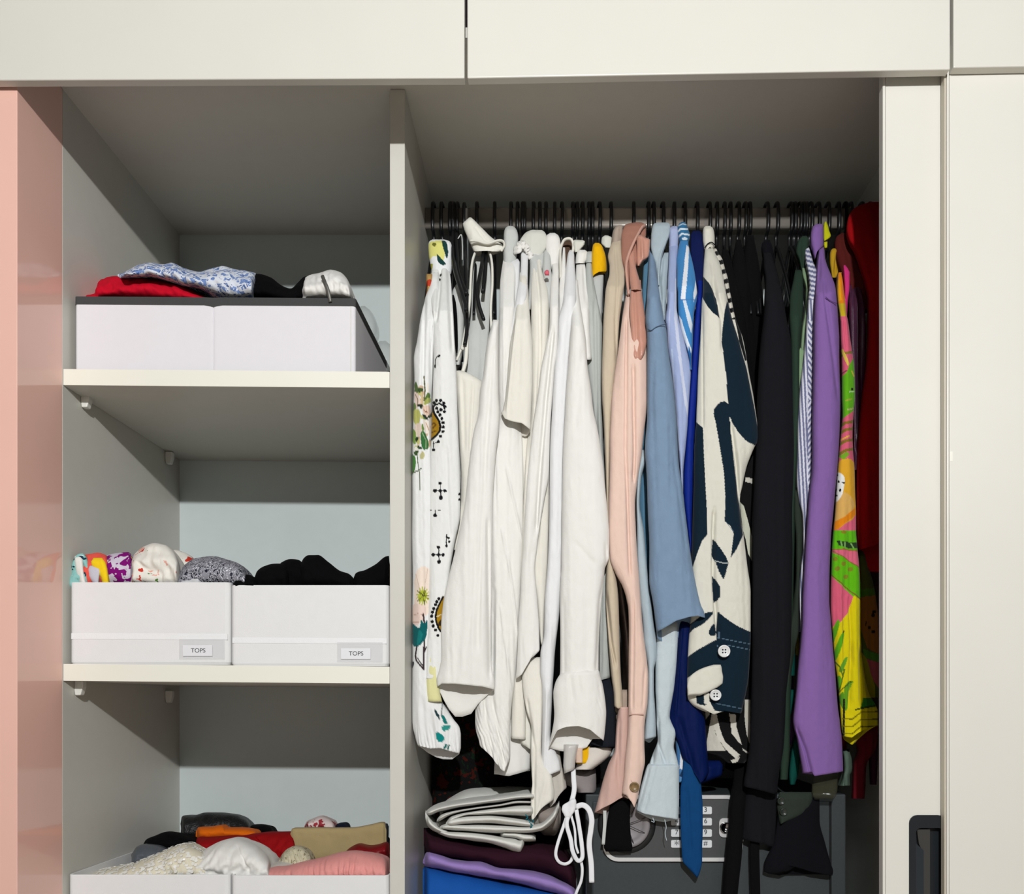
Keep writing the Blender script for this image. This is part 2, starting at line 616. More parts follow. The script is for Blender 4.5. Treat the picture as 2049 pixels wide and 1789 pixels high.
for q in ((160, 788, 0.075), (345, 905, 0.47), (152, 1362, 0.05), (346, 1382, 0.47)):
    pin(*q)
# hanging rail: tall oval chrome bar
ZRAIL = H + (VY - 437) / sc(0.28)
L = []
for xx in (XD1 + 0.0005, XR - 0.0005):
    L.append([(xx, 0.28 + a, ZRAIL + b) for a, b in rrect(-0.008, 0.008, -0.0262, 0.0245, 0.0075, 6)])
rail = loops('hanging_rail', L, chrome_m, ward, smooth=False, label='chrome hanging rail')
for p_ in rail.data.polygons:
    p_.use_smooth = len(p_.vertices) == 4
# faint scuffs on the divider face
for pts in ([(812, 488, 0.003), (816, 510, 0.02), (819, 522, 0.03)], [(817, 515, 0.02), (822, 530, 0.045)]):
    pass

# overhead doors (swing doors above the sliding ones)
over = thing('overhead_cabinet', 'row of cream overhead cupboard doors above the open wardrobe', 'cabinet', (0.3, -0.16, H + 1.2))
def odoor(px0, px1, py0, py1, y0=-0.1735):
    s = sc(y0)
    x0, x1 = (px0 - VX) / s, (px1 - VX) / s
    za, zb = H + (VY - py0) / s, H + (VY - py1) / s
    return box('door', x0, x1, y0, y0 + 0.019, za, RZ - 0.02, cream_m, over, bev=0.0022, tilt=(zb - za) / (x1 - x0), seg=3)
odoor(-60, 929.5, 160.5, 156)
odoor(935, 1901.5, 156, 138.5)
odoor(1908, 2900, 135, 118)
box('carcass', XL, 1.76, -0.13, 0.57, ZC + 0.021, RZ - 0.03, plain('painted_shade_board', (34, 26, 30), 0.8, 0.1), over, bev=0, label='cupboard interior coloured dark for shade in the gaps')  # shade of the door gaps put into the carcass colour

# sliding doors on the right
slid = thing('sliding_door', 'rear cream sliding door with black recessed pull, half hidden behind the front door', 'door', (1.1, -0.126, 0.0), 'sliding doors')
sx0 = (1773 - VX) / sc(-0.135)
hx0, hx1 = (1820 - VX) / sc(-0.135), (1892 - VX) / sc(-0.135)
hz1 = H + (VY - 1632) / sc(-0.135); hz0 = hz1 - 0.24
# panel as four boards around the pull opening
box('door_panel', sx0, hx0 + 0.006, -0.134, -0.117, 0.03, ZC - 0.02, door_m, slid, bev=0.0)
box('door_panel', hx0 + 0.006, hx1, -0.134, -0.117, hz1 - 0.006, ZC - 0.02, door_m, slid, bev=0.0)
box('door_panel', hx0 + 0.006, hx1, -0.134, -0.117, 0.03, hz0 + 0.006, door_m, slid, bev=0.0)
box('door_panel', hx1, 1.72, -0.134, -0.117, 0.03, ZC - 0.02, door_m, slid, bev=0.0)
box('edge_strip', sx0 - 0.0065, sx0 - 0.0008, -0.1355, -0.115, 0.03, ZC - 0.02, door_m, slid, bev=0.0015)
# the pull: rounded frame, sunken pocket, slanted lip
Lo = rrect(hx0 - 0.001, hx1 + 0.001, hz0 - 0.001, hz1 + 0.001, 0.016, 6)
Li = rrect(hx0 + 0.012, hx1 - 0.004, hz0 + 0.024, hz1 - 0.024, 0.010, 6)
LL = [[(a, -0.133, b) for a, b in Lo], [(a, -0.1365, b) for a, b in Lo],
      [(a, -0.1365, b) for a, b in Li], [(a, -0.120, b) for a, b in Li]]
pull = loops('pull_handle', LL, plain('pull_black', (30, 34, 38), 0.35, 0.5), slid, cap0=False, cap1=True, label='black recessed pull handle')
def Pz(px, py):
    s = sc(-0.135)
    return (px - VX) / s, H + (VY - py) / s
lip = [Pz(1825, 1660), Pz(1827, 1682), Pz(1848, 1702), Pz(1848, 1860), Pz(1824, 1860)]
loops('grip_lip', [[(a, -0.136, b) for a, b in lip], [(a, -0.124, b) for a, b in lip]], plain('pull_lip', (36, 42, 48), 0.4, 0.5), pull)
back = [Pz(1838, 1660), Pz(1864, 1660), Pz(1864, 1860), Pz(1850, 1860), Pz(1849, 1705), Pz(1842, 1690)]
loops('pocket_wall', [[(a, -0.128, b) for a, b in back], [(a, -0.122, b) for a, b in back]], plain('pull_pocket', (62, 60, 56), 0.5, 0.4), pull)
sl2 = thing('sliding_door', 'plain cream front sliding door filling the right side of the wardrobe', 'door', (1.25, -0.15, 0.0), 'sliding doors')
fx0 = (1900 - VX) / sc(-0.1535)
box('door_panel', fx0, 1.76, -0.1535, -0.1385, 0.03, ZC - 0.03, door_m, sl2, bev=0.001)
box('edge_strip', fx0 - 0.0052, fx0 - 0.0006, -0.1540, -0.1370, 0.03, ZC - 0.03, door_m, sl2, bev=0.0015)
box('edge_bead', fx0 - 0.0092, fx0 - 0.0056, -0.1520, -0.1370, 0.03, ZC - 0.03, plain('bead', (205, 196, 178), 0.4), sl2, bev=0.001)
box('wear_chip', fx0 + 0.001, fx0 + 0.006, -0.1540, -0.1530, H + (VY - 922) / sc(-.158), H + (VY - 902) / sc(-.158), edge_m, sl2, bev=0.0003)

# pendant lamps of the room (behind the camera)
for (lx, ly, lz), lab in ((LAMP, 'small black pendant lamp over the middle of the room'), (LAMP2, 'small black pendant lamp nearer the right wall')):
    lt = thing('pendant_lamp', lab, 'lamp', (lx, ly, lz + 0.05), 'pendant lamps')
    sweep('cord', [(lx, ly, lz + 0.1), (lx, ly, (lz + RZ) / 2), (lx, ly, RZ)], 0.003, 0.003, black_m, lt, n=6, k=2)
    Lq = [[(lx + r * math.cos(a), ly + r * math.sin(a), lz + h) for a in np.linspace(0, 2 * math.pi, 20, endpoint=False)] for r, h in ((0.03, 0.045), (0.028, 0.10), (0.012, 0.115))]
    loops('lamp_socket', Lq, black_m, lt, smooth=True)

# ------------------------------------------------------------------ storage boxes
box_m = fab('white_box_cloth', (238, 237, 236), 0.85, 0.02, 0.05, 0.15, 0.2, scale=700)
boxline_m = fab('grey_box_lining', (96, 90, 84), 0.9, 0.05)
card_m = plain('label_card', (238, 238, 240), 0.5)
ink_m = plain('label_ink', (58, 58, 62), 0.6)
pocket_m = clear_mat('clear_pocket', (236, 236, 238), 0.16)

def open_box(name, label, px0, px1, pyt, zb, mat, lining, depth, Y=0.015, r=0.010, notch=None, zt=None, t=0.0035, group='white storage boxes'):
    s = sc(Y)
    x0, x1 = (px0 - VX) / s, (px1 - VX) / s
    z1 = H + (VY - pyt) / s
    root = thing(name, label, 'box', ((x0 + x1) / 2, Y + depth / 2, zb), group)
    o = rrect(x0, x1, Y, Y + depth, r, 5)
    if notch is not None:     # soft vertical fold in the near wall
        nx = (notch - VX) / s
        o = o[:15] + o[15:]
        k = 15                # last corner begins here (x1-r side of the near wall)
        o = o[:k] + [(nx - 0.006, Y), (nx - 0.0015, Y + 0.0006), (nx, Y + 0.0022), (nx + 0.0015, Y + 0.0006), (nx + 0.006, Y)] + o[k:]
    cx, cy = (x0 + x1) / 2, Y + depth / 2
    inn = [(cx + (a - cx) * (1 - 2 * t / (x1 - x0)), cy + (b - cy) * (1 - 2 * t / depth)) for a, b in o]
    bot = [(cx + (a - cx) * 0.985, cy + (b - cy) * 0.99) for a, b in o]
    loops('box_shell', [[(a, b, zb) for a, b in bot], [(a, b, zb + 0.006) for a, b in o],
                        [(a, b, z1 - 0.001) for a, b in o], [(cx + (a - cx) * .998, cy + (b - cy) * .998, z1) for a, b in o], [(a, b, z1) for a, b in inn], [(a, b, zb + 0.006) for a, b in inn]], mat, root)
    return root, x0, x1, z1, s

tops = []
for (px0, px1, pyt, seam, card, lab, dz) in ((139, 459.5, 1165, (1267, 1279), (367, 426, 1291, 1313), 'white cloth storage box on the second shelf, left one of two, labelled TOPS', 0.0),
                                             (461.5, 778, 1171, (1276, 1287), (683, 742, 1297, 1319), 'white cloth storage box against the divider on the second shelf, labelled TOPS', 0.0)):
    zb = zs[1] + shelf_tilt * ((px0 - VX) / 939 - XL) + 0.001
    root, x0, x1, z1, s = open_box('storage_box', lab, px0, px1, pyt, zb - 0.0025, box_m, boxline_m, 0.49)
    Y = 0.015
    zf = lambda p: H + (VY - p) / s
    box('hem_band', x0 + 0.004, x1 - 0.004, Y - 0.0008, Y + 0.001, zf(seam[1]), zf(seam[0]), fab('box_band', (246, 246, 246), 0.8, 0.01), root, bev=0.0003, tilt=shelf_tilt * 0.6)
    a, b, c, d_ = card
    box('label_pocket', (a - 8 - VX) / s, (b + 24 - VX) / s, Y - 0.0020, Y - 0.0014, zf(d_ + 6), zf(c - 12), pocket_m, root, bev=0.0)
    cd = box('label_card', (a - VX) / s, (b - VX) / s, Y - 0.0030, Y - 0.0022, zf(d_), zf(c), card_m, root, bev=0)
    text('lettering', 'TOPS', (a + b) / 2, (c + d_) / 2, Y - 0.0033, 0.0128, ink_m, cd, 1.02)

for (px0, px1, pyt, lab) in ((136, 459, 1750.5, 'white cloth storage box on the lowest visible shelf, holding the sequinned top'),
                             (462, 778, 1752, 'white cloth storage box on the lowest visible shelf, holding the pink folded top')):
    zb = zs[2] + shelf_tilt * ((px0 - VX) / 939 - XL)
    open_box('storage_box', lab, px0, px1, pyt, zb - 0.0015, box_m, boxline_m, 0.50)

zb1 = zs[0] + shelf_tilt * 0.01
grey_trim = fab('grey_trim_cloth', (74, 74, 74), 0.85, 0.05)
rt, bx0, bx1, bz1, bs = open_box('storage_box', 'wide white cloth storage box with dark grey rim on the top shelf', 150, 711, 607.5, zb1 - 0.005, fab('lilac_white_cloth', (236, 233, 236), 0.85, 0.015, 0.05, 0.15, 0.15, scale=700), boxline_m, 0.47, Y=0.03, r=0.006, notch=427)
# dark rim wrapped over the upper edge of the box, kinked at the fold
Yb, dep = 0.03, 0.47
oo = rrect(bx0 - 0.001, bx1 + 0.001, Yb - 0.001, Yb + dep + 0.001, 0.006, 5)
nx = (427 - VX) / bs
oo = oo[:15] + [(nx - 0.02, Yb - 0.001), (nx, Yb - 0.001), (nx + 0.02, Yb - 0.001)] + oo[15:]
ccx, ccy = (bx0 + bx1) / 2, Yb + dep / 2
ii = [(ccx + (a - ccx) * 0.975, ccy + (b - ccy) * 0.97) for a, b in oo]
kz = [-0.0035 if abs(a - nx) < 0.004 and b < 0.05 else 0.0 for a, b in oo]
tl = [-0.004 * (a - bx0) / (bx1 - bx0) for a, b in oo]
loops('rim_trim', [[(a, b, bz1 - 0.002 + k + q) for (a, b), k, q in zip(oo, kz, tl)], [(a, b, bz1 + 0.015 + 0.3 * k + q) for (a, b), k, q in zip(oo, kz, tl)],
                   [(a, b, bz1 + 0.015 + q) for (a, b), q in zip(ii, tl)], [(a, b, bz1 - 0.03) for a, b in ii]], grey_trim, rt, cap0=False, cap1=False, label='dark grey rim')
box('corner_seam', bx1 - 0.0105, bx1 - 0.0085, Yb - 0.0006, Yb + 0.002, zb1, bz1 - 0.001, fab('box_band2', (222, 220, 214), 0.8, 0.01), rt, bev=0.0003)

# ------------------------------------------------------------------ clothes in the boxes
GB = 'folded clothes in the storage boxes'
def loaf(name, label, cols, mat, y, d, cat='clothing', seed=1, fold=0.007, fs=0.018, cr=(), p=2.0, parent=None, dome=8, nc=36, step=2.2, fine=0.0012, **kw):
    o = tube(name, cols, mat, parent, y=y, d=d, axis='h', seed=seed, fold=fold, fs=fs, cr=cr, p=p, dome=dome, nc=nc, step=step, fine=fine, **kw)
    if parent is None:
        tag(o, label, cat, GB)
    return o
red_m = fab('crimson_cloth', (206, 8, 40), 0.85, 0.05)
blackc_m = fab('black_cloth', (7, 7, 9), 0.95, 0.1, 0.0, 0.1)
whitec_m = fab('white_cloth', (240, 238, 232), 0.9, 0.03)
loaf('folded_shirt', 'bright red folded top in the grey rimmed box', '168,594,606;176,589,606;190,587,606;194,566,606;206,557,606;240,552,606;300,554,606;350,566,606;400,588,606;424,600,606', red_m, 0.15, 0.09, 'top', seed=3)
bluefl = blotch('blue_floral', (222, 227, 236), [(75, 0.46, (120, 146, 198), 0.3, 1), (120, 0.28, (74, 100, 160), 1.1, 1), (95, 0.2, (226, 230, 238), 2.1, 1)], distort=0.012)
loaf('folded_blouse', 'white and blue floral folded blouse draped over the red top', '238,550,558;255,542,558;280,530,558;300,527,557;318,529,560;340,526,566;370,538,576;400,544,581;422,538,592;446,532,602;470,539,604;490,542,604;512,548,604', bluefl, 0.115, 0.085, 'blouse', seed=5, fold=0.006, fs=0.02, rib=(0.002, 0.02, 0.8))
loaf('folded_shirt', 'black folded garment between the blue floral blouse and the white roll', '484,560,606;496,550,606;515,549,606;540,556,606;562,570,606;582,577,606;596,566,606;610,554,606;630,552,606;640,570,606', blackc_m, 0.15, 0.09, 'top', seed=7)
wr = thing('rolled_shirt', 'white rolled top with a grey zip in the grey rimmed box', 'top', W(652, 600, 0.14), GB)
loaf('roll', None, '602,582,606;606,566,606;616,553,606;636,547,606;660,539,606;680,544,606;695,558,606;702,575,606;707,597,606', whitec_m, 0.12, 0.085, parent=wr, seed=9, fold=0.006, fs=0.016, rib=(0.003, 0.016, 0.35),
     cr=[([(600, 590), (625, 590)], 0.006, 5), ([(660, 556), (705, 590)], 0.004, 5)])
strip('zip', [(645, 552, 0.037), (650, 565, 0.026), (656, 580, 0.024), (661, 604, 0.025)], 7, plain('zip_grey', (120, 118, 112), 0.4, 0.5, metal=0.6), wr, t=0.002)
clr = clear_mat('clear_plastic', (205, 210, 205), 0.30, 0.12)
bag = thing('plastic_bag', 'clear plastic bag bulging behind the grey rimmed box', 'bag', W(748, 742, 0.42), None)
tube('bulge', '612,722,730;622,716,742;640,712,752;660,710,757;680,712,752;700,720,750;742,722,752', clr, bag, y=0.43, d=0.06, fold=0.004, dome=40)
tube('bulge', '682,760,772;690,752,782;705,750,788;722,752,790;742,754,790', clr, bag, y=0.40, d=0.04, fold=0.005, dome=20)

aqua = blotch('aqua_print', (150, 205, 200), [(45, 0.35, (30, 60, 80), 0.2, 1), (70, 0.22, (225, 240, 238), 0.9, 1)], distort=0.02)
loaf('folded_shirt', 'aqua patterned folded top at the box edge by the pink panel', '140,1160,1178;143,1138,1178;148,1118,1178;156,1108,1178;164,1106,1178;172,1112,1178;178,1130,1178', aqua, 0.038, 0.010, 'top', seed=11)
cw = thing('folded_shirt', 'white and coral folded top standing beside the aqua one', 'top', W(180, 1170, 0.1), GB)
tube('white_fold', '1112,150,160;1118,149,166;1140,152,168;1160,158,172;1178,162,176', whitec_m, cw, y=0.032, d=0.009, dome=10)
loaf('coral_fold', None, '160,1125,1178;166,1114,1178;180,1109,1178;196,1106,1178;212,1110,1178;220,1140,1178', fab('coral_cloth', (238, 92, 78), 0.85, 0.08), 0.058, 0.028, parent=cw, seed=13)
ylp = blotch('yellow_purple', (214, 206, 222), [(30, 0.50, (132, 12, 120), 0.55, 1), (42, 0.22, (214, 206, 222), 1.6, 1), (22, 0.20, (252, 214, 30), 2.45, 1)], distort=0.03)
yp = thing('folded_shirt', 'yellow, purple and lilac print folded top in the left TOPS box', 'top', W(222, 1170, 0.09), GB)
loaf('fold', None, '176,1150,1178;182,1136,1178;194,1120,1178;210,1112,1178;232,1106,1178;256,1104,1178;268,1120,1178', ylp, 0.080, 0.045, parent=yp, seed=15, fold=0.003)
tube('yellow_fold', '1116,188,204;1126,182,212;1140,190,216;1158,203,218;1178,206,220', fab('yellow_cloth', (252, 214, 30), 0.85, 0.05), yp, y=0.036, d=0.010, dome=8)
tube('lilac_fold', '1132,180,190;1140,177,202;1152,178,200;1166,186,198;1178,190,198', fab('lilac_grey', (206, 204, 216), 0.85, 0.04), yp, y=0.034, d=0.010, dome=6)
whfl = blotch('white_floral', (240, 236, 226), [(17, 0.20, (206, 62, 48), 0.42, 1), (21, 0.16, (236, 176, 160), 1.31, 1), (34, 0.10, (90, 130, 60), 2.2, 1)], distort=0.02)
fr = thing('rolled_shirt', 'white rolled top with small red flowers in the left TOPS box', 'top', W(312, 1170, 0.08), GB)
loaf('roll', None, '262,1130,1180;265,1116,1180;275,1103,1180;290,1093,1180;310,1087,1180;330,1090,1180;346,1101,1180;357,1120,1180;362,1145,1180', whfl, 0.07, 0.05, parent=fr, seed=17, fold=0.007, fs=0.02, rib=(0.0025, 0.03, 0.3),
     cr=[([(272, 1125), (300, 1145)], 0.008, 6), ([(318, 1110), (322, 1150), (330, 1180)], 0.004, 5)])
loaf('roll_back', None, '330,1112,1180;350,1100,1180;365,1104,1180;380,1112,1180;395,1130,1180', whfl, 0.16, 0.05, parent=fr, seed=18)
knit = blotch('black_white_knit', (150, 150, 158), [(95, 0.42, (34, 36, 50), 0.2, 2.2), (120, 0.3, (222, 222, 230), 1.4, 2.0)], distort=0.03)
loaf('folded_sweater', 'black and white flecked knit folded beside the floral roll', '350,1172,1182;358,1148,1182;370,1130,1182;390,1117,1182;420,1113,1182;455,1119,1182;480,1130,1182;494,1150,1182;499,1170,1182', knit, 0.10, 0.08, 'sweater', seed=19, fold=0.005)
loaf('folded_shirt', 'small white folded top in front of the flecked knit', '356,1163,1182;372,1156,1182;402,1154,1182;404,1170,1182', fab('grey_white', (206, 206, 208), 0.9), 0.035, 0.015, 'top', seed=20)
for i, (cols, y, lab) in enumerate((
        ('463,1164,1186;472,1154,1186;486,1149,1186;500,1150,1186;512,1160,1186;516,1175,1186', 0.07, 'small black rolled top at the left end of the right TOPS box'),
        ('508,1160,1186;514,1143,1186;528,1133,1186;550,1128,1186;566,1129,1186;580,1146,1186', 0.10, 'second black rolled top in the right TOPS box'),
        ('552,1140,1186;564,1124,1186;580,1118,1186;596,1120,1186;610,1132,1186;618,1160,1186', 0.13, 'black rolled top just left of the tallest black roll'),
        ('600,1140,1186;606,1120,1186;618,1111,1186;636,1110,1186;656,1124,1186;680,1142,1186;700,1150,1186;708,1166,1186', 0.09, 'tallest black rolled top in the right TOPS box'),
        ('706,1162,1186;712,1148,1186;730,1140,1186;752,1128,1186;772,1113,1186;778,1112,1186', 0.11, 'black rolled top pressed against the divider in the right TOPS box'))):
    loaf('rolled_shirt', lab, cols, blackc_m, y, 0.055, 'top', seed=21 + i, fold=0.004)

# lowest boxes
seq_m = fab('ivory_knit', (232, 224, 200), 0.8, 0.1)
sq = thing('sequinned_blouse', 'ivory top covered in round sequins in the lowest left box', 'top', W(300, 1755, 0.06), GB)
sqm = loaf('folded_cloth', None, '176,1752,1790;200,1742,1790;240,1734,1790;280,1722,1790;320,1706,1790;350,1693,1790;375,1689,1790;395,1696,1790;412,1712,1790;420,1740,1790', seq_m, 0.125, 0.085, parent=sq, seed=31, fold=0.006, fs=0.014)
rnd = random.Random(5)
bm = bmesh.new()
b0 = wloc(sq)
sqm.data.update()
cand = [v for v in sqm.data.vertices if v.co.y + b0[1] < 0.16 and v.normal.y < 0.4 and v.co.z + b0[2] > H + (VY - 1752) / sc(.05)]
for v in rnd.sample(cand, min(330, len(cand))):
    co = v.co + v.normal * 0.0012
    q = v.normal.to_track_quat('Z', 'Y').to_matrix().to_4x4()
    q.translation = co
    bmesh.ops.create_circle(bm, cap_ends=True, segments=8, radius=rnd.uniform(0.0022, 0.0042), matrix=q)
ge = bmesh.ops.extrude_face_region(bm, geom=list(bm.faces))
for e in ge['geom']:
    if isinstance(e, bmesh.types.BMVert):
        e.co += e.normal * 0.0008
me = bpy.data.meshes.new('sequins')
bm.to_mesh(me); bm.free()
me.materials.append(plain('pearl_sequin', (246, 244, 236), 0.2, 0.6))
so = bpy.data.objects.new('sequins', me); C.objects.link(so); so.parent = sq; so['kind'] = 'stuff'

wf = loaf('folded_shirt', 'white folded top with an open fold in the lowest left box', '364,1748,1790;372,1733,1790;390,1716,1790;420,1694,1790;450,1681,1790;478,1677,1790;505,1687,1790;528,1704,1790;540,1722,1790;545,1750,1790', whitec_m, 0.13, 0.10, 'top', seed=33, fold=0.007, fs=0.02, rib=(0.004, 0.026, -0.7), step=1.5,
          cr=[([(470, 1690), (500, 1750)], 0.005, 6), ([(372, 1744), (400, 1744), (450, 1756)], 0.012, 5)])
loaf('folded_shirt', 'shiny dark grey folded garment by the wall in the lowest left box', '264,1708,1740;274,1694,1740;290,1689,1740;320,1690,1740;345,1700,1740', fab('grey_satin', (84, 90, 98), 0.3, 0.1, spec=0.5), 0.24, 0.06, 'top', seed=35)
loaf('folded_shirt', 'black folded garment near the wall in the lowest left box', '286,1690,1720;292,1680,1720;310,1672,1720;335,1664,1720;355,1666,1720;385,1676,1720;402,1690,1720', blackc_m, 0.30, 0.06, 'top', seed=36)
loaf('folded_dress', 'black sequinned roll lying at the back of the lowest left box', '361,1650,1700;364,1634,1700;374,1631,1700;390,1630,1700;410,1626,1700;440,1626,1700;470,1629,1700;490,1637,1700;502,1652,1700;506,1670,1700', fab('black_glitter', (16, 16, 18), 0.45, 0.3, spec=0.5, bump=1.0, scale=250), 0.44, 0.06, 'dress', seed=37, fold=0.006)
loaf('folded_shirt', 'small black folded garment behind the red one', '498,1660,1690;506,1650,1690;520,1649,1690;540,1654,1690;552,1668,1690', blackc_m, 0.44, 0.05, 'top', seed=38)
loaf('folded_shirt', 'orange folded top lying on the red one', '392,1664,1684;397,1655,1684;420,1654,1682;446,1651,1682;450,1656,1682;480,1656,1681;510,1661,1681;518,1672,1681', fab('orange_cloth', (226, 108, 10), 0.85, 0.05), 0.35, 0.045, 'top', seed=39, fold=0.002)
loaf('folded_shirt', 'deep red folded garment spread across the backs of both lowest boxes', '390,1688,1716;396,1676,1720;430,1674,1730;480,1672,1735;510,1667,1740;550,1665,1745;585,1664,1745;596,1690,1745', fab('deep_red', (150, 10, 16), 0.85, 0.1), 0.29, 0.07, 'top', seed=40, fold=0.006, rib=(0.003, 0.03, -0.6),
     cr=[([(505, 1668), (520, 1700)], 0.012, 6)])
tan = thing('folded_trousers', 'tan folded trousers standing upright in the lowest right box', 'trousers', W(676, 1712, 0.25), GB)
tube('fold', '580,1672,1722;584,1658,1724;592,1656,1726;640,1656,1728;700,1656,1730;740,1650,1730;764,1645,1730;770,1646,1728;773,1660,1726', fab('khaki_cloth', (176, 156, 112), 0.9, 0.04), tan, y=0.26, d=0.022, axis='h', dome=5, p=4, fold=0.0015, seed=41, step=4, cr=[([(671, 1600), (674, 1760)], 0.001, 3)])
tube('lining_edge', '1648,770,775;1656,769,776;1690,768,775;1715,766,773', fab('dark_lining', (52, 54, 60), 0.9), tan, y=0.28, d=0.02, dome=4)
rope = blotch('cream_rope', (208, 200, 172), [(60, 0.3, (150, 140, 110), 0.4, 3)], bump=0.8, distort=0.02)
loaf('knitted_top', 'cream ribbed knit bundle between the white and pink tops', '558,1722,1760;564,1710,1760;575,1698,1760;590,1692,1760;606,1695,1760;618,1706,1760;628,1726,1760', rope, 0.16, 0.05, 'sweater', seed=43, fold=0.005, fs=0.01, rib=(0.004, 0.010, 0.6))
pinkc = fab('rose_crepe', (236, 158, 152), 0.9, 0.05, bump=0.5)
loaf('folded_shirt', 'rose pink folded top with fine creases filling the lowest right box', '510,1752,1792;520,1743,1792;545,1736,1792;590,1728,1792;640,1718,1792;680,1706,1792;710,1702,1792;735,1706,1792;760,1712,1792;774,1722,1792;779,1745,1792', pinkc, 0.10, 0.075, 'top', seed=44, fold=0.005, fs=0.02, rib=(0.0026, 0.013, 0.25), step=1.2)
loaf('folded_shirt', 'grey white folded top under the pink one at the box corner', '470,1752,1790;500,1742,1790;540,1730,1790;570,1722,1790;600,1730,1790', fab('stone_white', (212, 206, 196), 0.9), 0.15, 0.08, 'top', seed=45)
loaf('folded_shirt', 'dark red shiny folded garment in the corner by the divider', '688,1708,1730;700,1696,1730;718,1688,1730;740,1692,1730;756,1690,1730;772,1686,1730;779,1690,1730', fab('wine_red', (124, 10, 18), 0.5, 0.1, spec=0.4), 0.20, 0.05, 'top', seed=46, fold=0.006)
rw = blotch('red_white_swirl', (232, 214, 210), [(22, 0.38, (170, 58, 66), 0.3, 2.6)], distort=0.04)
loaf('rolled_scarf', 'red and white rolled scarf behind the tan trousers', '609,1654,1670;614,1643,1670;626,1637,1670;642,1632,1670;656,1636,1670;668,1646,1670;674,1656,1670', rw, 0.36, 0.05, 'scarf', seed=47, fold=0.006, fs=0.012)
loaf('folded_shirt', 'navy folded garment beside the red and white scarf', '670,1656,1672;676,1649,1672;688,1648,1672;698,1656,1672', fab('navy_cloth', (20, 24, 48), 0.9), 0.36, 0.05, 'top', seed=48)
loaf('folded_shirt', 'dark folded garment against the divider behind the tan trousers', '766,1684,1720;770,1674,1720;776,1676,1720;781,1684,1720', fab('charcoal_a', (34, 36, 42), 0.9), 0.32, 0.05, 'top', seed=49)

# ------------------------------------------------------------------ hangers
hang_m = plain('hanger_black', (20, 21, 23), 0.35, 0.5, var=0.1)
GH, GG = 'slim black clothes hangers on the chrome rail', 'garments hanging on the rail'
_hang = None
def hanger(px, label, dz=0.0, yaw=0.0):
    """hook over the rail, stem, two sloping arms; built once and copied"""
    global _hang
    x = (px - VX) / sc(0.28)
    if _hang is None:
        root = thing('clothes_hanger', label, 'hanger', (x, 0.28, ZRAIL), GH)
        zt = ZRAIL + 0.0245
        hk = [(x, 0.302, ZRAIL - 0.004), (x, 0.301, ZRAIL + 0.012), (x, 0.294, zt + 0.006), (x, 0.28, zt + 0.011), (x, 0.266, zt + 0.006), (x, 0.2605, ZRAIL + 0.01),
              (x, 0.2595, ZRAIL - 0.02), (x, 0.264, ZRAIL - 0.036), (x, 0.28, ZRAIL - 0.046), (x, 0.28, ZRAIL - 0.075)]
        sweep('hook', hk, 0.0022, 0.0042, hang_m, root, baxis=(1, 0, 0), n=8, k=5)
        for sgn in (-1, 1):
            zn = ZRAIL - 0.072
            a = [(x, 0.28, zn), (x, 0.28 + sgn * 0.02, zn - 0.02), (x, 0.28 + sgn * 0.075, zn - 0.105), (x, 0.28 + sgn * 0.125, zn - 0.205), (x, 0.28 + sgn * 0.13, zn - 0.225)]
            sweep('arm', a, 0.006, 0.0036, hang_m, root, baxis=(1, 0, 0), n=8, k=4)
        _hang = root
        root.rotation_euler = (0, 0, yaw)
        return root
    r = _hang.copy(); C.objects.link(r)
    r['label'] = label
    r.location = (x, 0.28, ZRAIL + dz)
    r.rotation_euler = (0, 0, yaw)
    for ch in list(_hang.children):
        c = ch.copy(); C.objects.link(c); c.parent = r
    return r

def short(label):
    w = label.replace(',', '').split()[:11]
    while w[-1] in ('of', 'the', 'a', 'with', 'and', 'in', 'at', 'to', 'between', 'by', 'its', 'below', 'behind', 'beside', 'under', 'whose', 'only', 'near', 'one', 'just', 'on', 'an', 'that', 'for', 'long', 'big', 'two'):
        w.pop()
    return ' '.join(w)

def garment(name, label, cat, px, hang=True):
    x = (px - VX) / sc(0.28)
    g = thing(name, label, cat, (x, 0.28, ZRAIL - 0.08), GG)
    if hang:
        hanger(px, 'slim black hanger carrying the ' + short(label), yaw=math.radians(random.Random(int(px)).uniform(-5, 5)))
    return g

def YP(neck, y, n=0.20):
    return [(neck, n), (neck + 45, n * 0.55 + y * 0.45), (neck + 95, y)]

def body(g, rows, mat, hem, y0=0.30, d=0.15, top=None, w=0.45, seed=3):
    """the shirt front and back behind the sleeve: a flat hanging slab, deep along the hanger"""
    A = R(rows) if isinstance(rows, str) else rows
    t0 = (A[0][0] + 55) if top is None else top
    T = np.linspace(t0, hem, 9)
    a = np.array(A)
    l = np.interp(T, a[:, 0], a[:, 1]); r = np.interp(T, a[:, 0], a[:, 2])
    k = sc(y0) / sc(0.08)
    out = []
    for t, x0, x1 in zip(T, l, r):
        c, h = (x0 + x1) / 2, max(3.0, (x1 - x0) / 2 * w)
        out.append((VY + (t - VY) * k, VX + (c - h - VX) * k, VX + (c + h - VX) * k))
    return tube('body', out, mat, g, y=y0, d=[(out[0][0], 0.07), (out[0][0] + 90, d), (out[-1][0], d)], nc=20, nb=20, step=22, fold=0.004, seed=seed, dome=0)

cream_c = fab('cream_cotton', (240, 238, 226), 0.9, 0.025)
ivory_c = fab('ivory_cotton', (238, 234, 222), 0.9, 0.03)
white_c = fab('white_linen', (242, 240, 234), 0.92, 0.03, scale=300)
pure_c = fab('white_poplin', (240, 240, 240), 0.85, 0.02)
grey_c = fab('grey_white_voile', (206, 208, 204), 0.9, 0.04)

